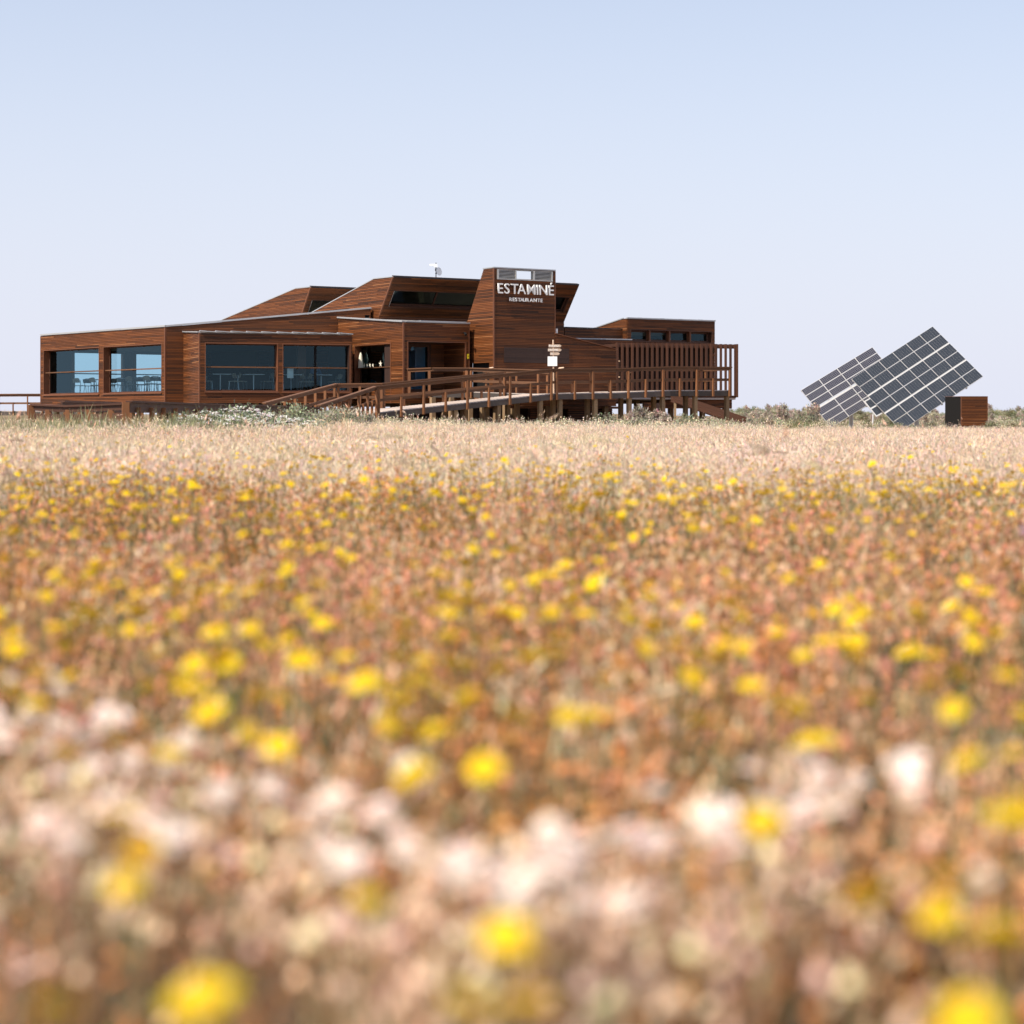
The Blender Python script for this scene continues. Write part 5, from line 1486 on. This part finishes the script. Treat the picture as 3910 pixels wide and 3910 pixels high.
# (across, along) metres of the flower heads that stand out in the foreground, with size
HEADS = [(-0.005, 1.338, 1.02), (0.009, 1.292, 1.04), (0.267, 1.447, 1.04), (0.338, 1.504, 1.17), (0.322, 1.325, 1.34), (0.34, 1.358, 0.98), (-0.189, 1.194, 1.23), (0.01, 1.189, 1.2),
    (-0.027, 1.178, 1.0), (0.269, 1.158, 1.01), (-0.274, 1.178, 0.66), (-0.415, 2.56, 1.2), (-0.363, 2.356, 1.21), (-0.437, 2.992, 1.07), (-0.429, 2.863, 0.9), (-0.199, 2.636, 1.16),
    (-0.169, 2.56, 0.89), (-0.052, 2.512, 1.04), (-0.06, 2.42, 0.78), (-0.074, 2.219, 1.09), (-0.098, 1.958, 0.96), (-0.028, 1.987, 0.92), (0.061, 2.958, 1.14), (0.033, 2.894, 0.73),
    (-0.017, 2.759, 0.82), (0.128, 2.636, 0.87), (0.243, 2.663, 1.07), (0.083, 2.276, 0.8), (0.47, 2.025, 0.93), (0.442, 1.74, 1.26), (0.467, 1.799, 1.0), (-0.347, 1.74, 1.16),
    (0.219, 1.718, 0.87), (-0.177, 3.17, 1.06), (-0.166, 2.926, 0.83), (-0.128, 2.863, 0.71), (-0.277, 3.749, 1.05), (-0.249, 3.526, 0.73), (-0.079, 3.829, 0.99), (0.18, 4.29, 0.88),
    (0.221, 5.012, 0.88), (0.315, 3.307, 0.83), (0.415, 3.775, 1.04), (0.409, 3.503, 0.93), (0.639, 4.545, 0.82), (0.6, 3.646, 0.88), (0.642, 3.622, 0.94), (0.805, 3.413, 1.11),
    (0.796, 3.208, 1.03), (0.993, 5.157, 0.8), (0.785, 5.012, 0.78), (-0.969, 4.584, 1.0), (-0.94, 4.624, 0.89), (-0.754, 3.942, 0.81), (-0.688, 3.026, 0.85), (-0.534, 2.958, 0.81),
    (-0.478, 2.745, 0.71), (-0.538, 4.223, 0.72), (-0.425, 4.223, 0.66), (-0.586, 2.42, 0.83), (-0.647, 2.56, 0.89), (-0.634, 2.663, 0.9), (-0.143, 2.256, 0.69), (-0.386, 3.06, 0.76),
    (-0.436, 3.287, 0.83), (0.352, 4.157, 0.79), (0.357, 3.026, 0.68), (1.167, 7.322, 1.02), (0.555, 2.61, 0.74), (0.534, 2.377, 0.82), (-0.293, 1.487, 0.61), (-0.106, 1.439, 0.59),
    (-0.295, 2.2, 0.66), (0.615, 3.026, 0.69), (0.074, 3.597, 0.82), (-0.772, 5.703, 0.84), (-1.752, 7.322, 0.82), (-0.559, 5.206, 0.98), (-0.511, 5.012, 0.68), (-0.174, 4.432, 0.69),
    (0.208, 3.026, 0.68), (0.259, 1.447, 0.85), (0.305, 1.401, 0.7), (-0.96, 4.432, 0.69)]
for i, (x, y, s_) in enumerate(HEADS):
    plant_flower('yellow_flower', FL, x, y, s_, 'open yellow daisy on a thin stem among the near brown herbs', 'yellow daisies in the near meadow', i, .395)
NY = 245
x, y = wedge(2.2, 14.0, 72, GR, 1.03, .1)
dn = np.clip(.62 + .7 * fbm(x, y, .9, 21) - .15 * x / (.26 * y), .05, 1.2)
k = GR.uniform(0, 1.2, len(x)) < dn * np.clip(.34 + y / 14, 0, 1)
x, y = x[k], y[k]; od = np.argsort(y); x, y = x[od], y[od]
for i in range(min(NY, len(x))):
    plant_flower('yellow_flower', FL, float(x[i]), float(y[i]), random.uniform(.75, 1.12), 'open yellow daisy on a thin stem among the near brown herbs', 'yellow daisies in the near meadow', i, random.uniform(.34, .40))
x, y = x[NY:], y[NY:]
x2, y2 = wedge(14.0, 27.0, 16, GR, 1.05, .2)
k = GR.uniform(0, 1, len(x2)) < np.clip(.75 + .7 * fbm(x2, y2, .7, 22) - .35 * x2 / (.26 * y2), .0, 1) * np.clip((26 - y2) / 9, 0, 1) * .55
x = np.concatenate([x, x2[k]]); y = np.concatenate([y, y2[k]])
def whole(kind):
    # stem, petals and disc of one flower as one instance source
    v = Veg()
    for me_ in kind[:3]:
        b = len(v.v); v.v += [np.array(q.co[:]) for q in me_.vertices]; v.f += [tuple(i + b for i in p.vertices) for p in me_.polygons]
        at = me_.attributes['col']; v.c += [tuple(d.color[:3]) for d in at.data]
    return src(v, 'flower_source', 'petal')
k = GR.uniform(0, 1, len(x)) < np.where(y > 7, .62, 1.0); x, y = x[k], y[k]
scatter('yellow_flower_drift', P3(x, y), np.clip(GR.normal(.95, .13, len(x)), .6, 1.3), [whole(k_) for k_ in DR], 'small yellow daisies dotted over the middle meadow', 'flowers', seed=61, tilt=.2)
x, y = wedge(1.2, 16.0, 6, GR, 1.05, .2)
scatter('faded_flower_drift', P3(x, y), np.clip(GR.normal(.95, .15, len(x)), .6, 1.3), [whole(k_) for k_ in OC], 'faded ochre flower heads scattered among the herbs', 'flowers', seed=62, tilt=.25)
WHITE = [(-0.469, 2.188, 1.0), (-0.623, 2.528, 0.84), (-0.39, 2.352, 0.94), (-0.403, 1.936, 1.06), (-0.513, 2.551, 1.15), (-0.428, 2.202, 1.15), (-0.629, 2.418, 1.15), (-0.399, 2.274, 1.13),
    (-0.512, 2.339, 1.15), (-0.603, 2.334, 1.15), (-0.646, 2.807, 1.02), (-0.532, 2.561, 1.15), (-0.505, 2.431, 0.87), (-0.409, 2.021, 1.04), (-0.577, 2.482, 1.08), (-0.537, 2.281, 1.12),
    (-0.686, 2.574, 1.15), (-0.252, 2.043, 1.15), (-0.302, 2.017, 1.15), (-0.239, 2.013, 1.11), (-0.3, 2.029, 1.15), (-0.2, 1.947, 0.83), (-0.116, 2.171, 0.85), (-0.166, 2.009, 0.88),
    (-0.173, 1.767, 1.15), (-0.119, 1.876, 0.82), (-0.184, 1.999, 1.15), (-0.127, 1.926, 1.15), (-0.172, 1.877, 1.13), (0.039, 1.673, 1.02), (-0.01, 1.705, 0.82), (0.037, 1.723, 1.15),
    (0.046, 1.72, 1.05), (-0.054, 1.693, 1.13), (-0.049, 1.714, 1.15), (-0.038, 1.684, 1.15), (0.013, 1.629, 1.15), (-0.046, 1.692, 0.81), (-0.04, 1.639, 0.81), (-0.039, 1.744, 0.83),
    (0.034, 1.846, 1.15), (0.024, 1.719, 1.15), (0.087, 1.791, 1.15), (0.107, 1.805, 1.05), (0.036, 1.825, 1.0), (0.051, 1.741, 1.13), (0.054, 1.738, 1.15), (0.131, 1.781, 1.15),
    (0.057, 1.754, 1.15), (0.184, 1.836, 1.04), (0.185, 1.923, 0.98), (0.139, 1.763, 1.04), (0.207, 1.927, 0.99), (0.149, 2.034, 1.05), (0.187, 1.847, 1.09), (0.2, 1.76, 1.15),
    (0.194, 1.829, 1.15), (0.264, 2.162, 0.99), (0.319, 1.942, 1.15), (0.281, 1.912, 1.03), (0.25, 1.953, 1.15), (0.302, 1.995, 1.15), (0.454, 2.238, 1.04), (0.423, 2.08, 0.92),
    (0.331, 2.224, 1.15), (0.331, 2.111, 0.99), (0.361, 2.078, 1.12), (0.327, 1.984, 0.82), (0.427, 2.169, 1.15), (0.452, 2.202, 1.12), (0.428, 2.095, 0.89), (-0.672, 2.849, 1.09),
    (-0.735, 2.873, 1.14), (-0.695, 2.953, 1.15), (0.391, 1.639, 0.99), (-0.342, 1.864, 1.15), (-0.314, 1.83, 1.15), (-0.384, 2.171, 0.8), (-0.492, 2.134, 0.83), (-0.374, 1.9, 1.09),
    (-0.141, 1.721, 1.15), (-0.094, 1.762, 0.87), (-0.096, 1.741, 1.15), (-0.099, 1.79, 1.08), (-0.005, 1.566, 0.99), (-0.01, 1.644, 1.0), (0.002, 1.565, 0.87), (-0.017, 1.621, 1.01),
    (-0.405, 1.79, 1.01), (-0.445, 1.864, 1.01), (-0.427, 1.879, 1.04), (0.066, 1.566, 1.15), (0.048, 1.571, 1.05), (0.093, 1.547, 1.15)]
for i, (x, y, s_) in enumerate(WHITE):
    plant_flower('white_flower', WH, x, y, s_, 'papery pinkish white flower head in the nearest herbs', 'white flower heads in the near meadow', i, .36)
WX = np.array([(a, b) for a, b, _ in WHITE]); WX = np.repeat(WX, 2, 0) + GR.normal(0, [.07, .05], (len(WX) * 2, 2))
G_PALE = [src(hare_tuft(250 + i, 3, (.25, .34), .05, (.88, .66, .48)), 'pale_heads') for i in range(4)]
scatter('pale_heads', P3(WX[:, 0], WX[:, 1]), np.clip(GR.normal(.97, .12, len(WX)), .7, 1.3), G_PALE, 'pale pink grass heads in drifts round the white flowers', 'grass', seed=77)
for dx, dy in ((0, 0), (.02, -.012)):
    st_, pt, dk = flower_geo(377 + int(dx * 100), petal=(.72, .52, .70), disc=(.6, .4, .55), h=.37, rad=.013, dome=1.3)
    plant_flower('mauve_flower', [(st_.mesh('stem'), pt.mesh('petals', 'petal'), dk.mesh('disc', 'petal'))], 1.21 + dx, 4.68 + dy, 1.35, 'pale mauve flower head standing alone among yellow daisies', 'mauve flowers', 0)

# --- tall bent grass stalks that rise to eye level in the middle distance
def stalk(seed):
    r = np.random.default_rng(seed); g_ = Veg(); hd_ = Veg()
    h = r.uniform(.55, .72); pts, sd_ = stem_pts(r, (0, 0, -.04), h, .05, .16, 6)
    c = jit((.52, .42, .27), r); g_.strip(pts, [.0022, .002, .0018, .0016, .0014, .001], sd_, [c] * 6)
    d = np.array([.85, r.normal(0, .3), -.25 + r.normal(0, .3)]); d /= np.linalg.norm(d); p = pts[-1]; c2 = jit((.62, .50, .36), r)
    for k in range(16):
        q = p + d * .10 * k / 16 + np.array([0, 0, -.03 * (k / 16) ** 2]); dd = d * 1.0 + r.normal(0, .30, 3); dd /= np.linalg.norm(dd)
        hd_.spindle(q, q + dd * .03, .004, c2, 4); hd_.strip([q, q + dd * .06], [.0009, .0003], np.cross(dd, [0, 0, 1.0]), [c2, c2])
    return g_.mesh('stem'), hd_.mesh('seed_head')
SK = [stalk(400 + i) for i in range(5)]
for i, (x, y, s_) in enumerate(((.30, 9.5, 1.12), (.42, 8.0, 1.1), (.85, 9.0, 1.12), (1.05, 8.6, 1.05), (1.5, 10.5, 1.05), (-.35, 13.0, 1.1), (-.52, 10.8, 1.05), (1.3, 12.0, 1.1), (.1, 14.0, 1.1), (2.0, 13.5, 1.0), (-2.3, 9.6, 1.0), (.65, 11.0, 1.02), (-1.2, 15.0, 1.05), (2.9, 15.5, 1.0), (-3.4, 14.0, 1.05))):
    r = thing('grass_stalk', 'tall bent grass stalk with a plume rising above the meadow', 'grass stalk', (x, y, g1(x, y)), random.uniform(-.5, .5), 'tall grass stalks')
    r.scale = (s_,) * 3
    for nm, me_ in zip(('stem', 'seed_head'), SK[i % 5]):
        o = bpy.data.objects.new(nm, me_); link(o); o.parent = r

# --- shrubs along the boardwalks and round the solar arrays
def shrub_geo(seed, rx, rz, c0, n=700, ls=.036, twig=(.20, .15, .11), flower=None, upright=False):
    r = np.random.default_rng(seed); st_ = Veg(); lf = Veg()
    for i in range(26):
        th, ph = r.uniform(0, 6.28), r.uniform(.1, 1.25) if not upright else r.uniform(.0, .5)
        e = np.array([math.cos(th) * math.sin(ph) * rx, math.sin(th) * math.sin(ph) * rx, math.cos(ph) * rz * r.uniform(.75, 1.0)])
        m = e * .5 + r.normal(0, .04, 3); c = jit(twig, r)
        st_.strip([np.zeros(3), m, e], [.012, .007, .003], np.array([-math.sin(th), math.cos(th), 0]), [c, c, c])
        st_.strip([np.zeros(3), m, e], [.012, .007, .003], np.array([0, 0, 1.0]), [c, c, c])
        k = n // 26
        cl = jit(c0, r, .22)
        for j in range(k):
            t = r.uniform(.45, 1.08); p = e * t + r.normal(0, .055 if not upright else .03, 3) * np.array([1, 1, .8])
            if p[2] < .02: continue
            d = r.normal(0, 1, 3) + np.array([0, 0, .9 if not upright else 1.6]); d /= np.linalg.norm(d); L = ls * r.uniform(.6, 1.4)
            q = np.cross(d, r.normal(0, 1, 3)); q /= np.linalg.norm(q)
            c = jit(cl, r, .16); lf.strip([p, p + d * L * .5, p + d * L], [L * .12, L * .26, L * .05], q, [c, c, c])
        if flower and r.uniform() < .75:
            p = e * 1.04
            for j in range(10):
                q = p + np.array([r.normal(0, .035), r.normal(0, .035), r.normal(.01, .008)]); lf.spindle(q - [0, 0, .006], q + [0, 0, .012], .014, jit(flower, r, .08), 5)
    return st_.mesh('stems'), lf.mesh('foliage')
KIND = {'grey': [shrub_geo(500 + i, .42, .42, (.34, .33, .23), 2200) for i in range(3)],
        'green': [shrub_geo(510 + i, .40, .40, (.27, .27, .16), 2200) for i in range(3)],
        'white': [shrub_geo(520 + i, .34, .40, (.26, .29, .19), 1000, flower=(.80, .76, .72)) for i in range(3)],
        'twig': [shrub_geo(530 + i, .38, .62, (.44, .36, .29), 1500, .045, twig=(.36, .29, .24), upright=True) for i in range(3)],
        'cream': [shrub_geo(540 + i, .34, .36, (.40, .37, .25), 1600, flower=(.66, .60, .46)) for i in range(3)]}
LAB = {'grey': 'rounded grey green shrub', 'green': 'low dark green shrub', 'white': 'white-flowered bushy plant', 'twig': 'mauve grey twiggy bush', 'cream': 'pale cream seed-headed shrub'}
def shrub(kind, x, y, s_, where, i, group):
    r = thing('shrub', LAB[kind] + ' ' + where, 'shrub', (x, y, g1(x, y) - .02), random.uniform(0, 6.28), group)
    r.scale = (s_ * random.uniform(.9, 1.15), s_, s_ * random.uniform(.85, 1.1))
    for nm, me_ in zip(('stems', 'foliage'), KIND[kind][i % 3]):
        o = bpy.data.objects.new(nm, me_); link(o); o.parent = r
def shrub_src(kind, i):
    v_ = Veg()
    for me_ in KIND[kind][i]:
        b = len(v_.v); v_.v += [np.array(q.co[:]) for q in me_.vertices]; v_.f += [tuple(j + b for j in p.vertices) for p in me_.polygons]
        v_.c += [tuple(d.color[:3]) for d in me_.attributes['col'].data]
    return src(v_, 'scrub_source')
x, y = wedge(93.0, 172.0, 1.3, GR); t_ = x / y
k = (t_ > .105) & (GR.uniform(0, 1, len(x)) < .45 + .6 * fbm(x, y, .25, 37)) & ~((y < 117) & (x > 15.5) & (x < 29))
scatter('dune_scrub', P3(x[k], y[k]), np.clip(GR.normal(1.15, .35, k.sum()), .5, 2.0), [shrub_src('grey', 0), shrub_src('grey', 1), shrub_src('green', 0), shrub_src('cream', 1), shrub_src('twig', 2), shrub_src('cream', 2)], 'low grey scrub covering the dune behind the solar arrays', 'scrub', seed=75)
SHRUBS = [('white', -7.2, 43, 1.57, 'beside the low dark boardwalk'), ('white', -6.69, 42, 1.75, 'beside the low dark boardwalk'), ('white', -6.43, 42.5, 1.84, 'beside the low dark boardwalk'), ('white', -6.16, 43, 1.93, 'beside the low dark boardwalk'),
    ('white', -5.74, 42, 1.93, 'beside the low dark boardwalk'), ('white', -5.84, 44, 1.75, 'beside the low dark boardwalk'), ('white', -5.42, 43, 1.66, 'beside the low dark boardwalk'), ('white', -5.31, 44, 1.57, 'beside the low dark boardwalk'),
    ('white', -5.07, 45, 1.49, 'beside the low dark boardwalk'), ('white', -6.1, 41, 1.4, 'beside the low dark boardwalk'), ('white', -5.33, 41, 1.4, 'beside the low dark boardwalk'), ('white', -5.77, 41, 1.57, 'beside the low dark boardwalk'),
    ('white', -4.81, 46, 1.4, 'beside the low dark boardwalk'), ('grey', -5.63, 50, 2.01, 'at the foot of the ramp'), ('grey', -5.37, 52, 1.57, 'at the foot of the ramp'), ('grey', -5.16, 60, 2.15, 'at the foot of the ramp'),
    ('grey', -5.14, 58, 1.75, 'at the foot of the ramp'), ('grey', -4.75, 62, 1.66, 'at the foot of the ramp'), ('grey', -5.17, 55, 1.75, 'at the foot of the ramp'), ('twig', -9.36, 44, 0.73, 'beside the low dark boardwalk'),
    ('twig', -8.86, 44, 0.79, 'beside the low dark boardwalk'), ('twig', -5.57, 58, 1.17, 'at the foot of the ramp'), ('twig', -5.48, 60, 1.07, 'at the foot of the ramp'), ('cream', -3.12, 66, 1.75, 'in front of the ramp piles'),
    ('cream', -2.31, 68, 1.56, 'in front of the ramp piles'), ('cream', -1.12, 67, 1.56, 'in front of the ramp piles'), ('cream', -0.05, 68, 1.66, 'in front of the ramp piles'), ('cream', 0.94, 67, 1.56, 'in front of the ramp piles'),
    ('cream', -4.18, 66, 1.75, 'in front of the ramp piles'), ('cream', -3.54, 64, 1.56, 'in front of the ramp piles'), ('cream', 1.89, 69, 1.56, 'in front of the ramp piles'), ('cream', 4.06, 70, 2.15, 'under the raised walkway'),
    ('grey', 3.27, 71, 1.95, 'under the raised walkway'), ('grey', 4.71, 70, 1.75, 'under the raised walkway'), ('grey', 6.38, 72, 1.75, 'under the raised walkway'), ('cream', 2.75, 70, 1.66, 'under the raised walkway'),
    ('twig', 4.79, 74, 1.66, 'under the raised walkway'), ('twig', 5.45, 75, 1.75, 'under the raised walkway'), ('twig', 5.77, 74, 1.46, 'under the raised walkway'), ('twig', 4.55, 75, 1.36, 'under the raised walkway'),
    ('twig', 6.17, 74, 0.97, 'under the raised walkway'), ('twig', 3.9, 74, 0.97, 'under the raised walkway'), ('cream', 7.35, 74, 1.75, 'beside the stair foot'), ('cream', 8.14, 74, 1.75, 'beside the stair foot'),
    ('cream', 9.41, 78, 1.75, 'beside the stair foot'), ('green', 12.35, 98, 2.02, 'near the solar arrays'), ('grey', 12.86, 96, 1.86, 'near the solar arrays'), ('grey', 15.0, 100, 2.33, 'near the solar arrays'),
    ('green', 13.64, 97, 1.71, 'near the solar arrays'), ('green', 14.02, 96, 1.55, 'near the solar arrays'), ('green', 19.53, 100, 1.27, 'near the solar arrays'), ('green', 18.7, 102, 1.1, 'near the solar arrays'),
    ('green', 21.9, 103, 0.94, 'near the solar arrays'), ('green', 25.45, 104, 1.4, 'near the solar arrays'), ('green', 26.53, 105, 1.86, 'near the solar arrays'), ('grey', 20.54, 101, 0.94, 'near the solar arrays'),
    ('grey', 11.84, 96, 1.55, 'near the solar arrays'), ('cream', 17.04, 101, 1.19, 'near the solar arrays'), ('cream', 17.67, 100, 1.19, 'near the solar arrays'), ('cream', 18.81, 99, 1.02, 'near the solar arrays'),
    ('cream', 22.15, 101, 1.1, 'near the solar arrays'), ('cream', 20.39, 99, 1.02, 'near the solar arrays'), ('cream', 25.86, 104, 2.02, 'near the solar arrays'), ('cream', 25.91, 102, 1.71, 'near the solar arrays'),
    ('cream', 15.91, 99, 0.85, 'near the solar arrays'), ('cream', 15.22, 98, 1.4, 'near the solar arrays'), ('twig', 13.8, 100, 2.33, 'near the solar arrays'), ('twig', 15.42, 101, 2.17, 'near the solar arrays'),
    ('twig', 25.79, 106, 1.1, 'near the solar arrays'), ('green', -3.35, 18, 0.55, 'alone in the middle of the meadow'), ('green', -3.19, 17.5, 0.5, 'alone in the middle of the meadow'), ('green', -3.54, 18.5, 0.5, 'alone in the middle of the meadow'),
    ('green', -2.65, 20, 0.45, 'alone in the middle of the meadow')]
for i, (kind, x, y, s_, where) in enumerate(SHRUBS):
    shrub(kind, x, y, s_, where, i, LAB[kind].replace('bush', 'bushe') + 's' if kind == 'twig' else LAB[kind] + 's')
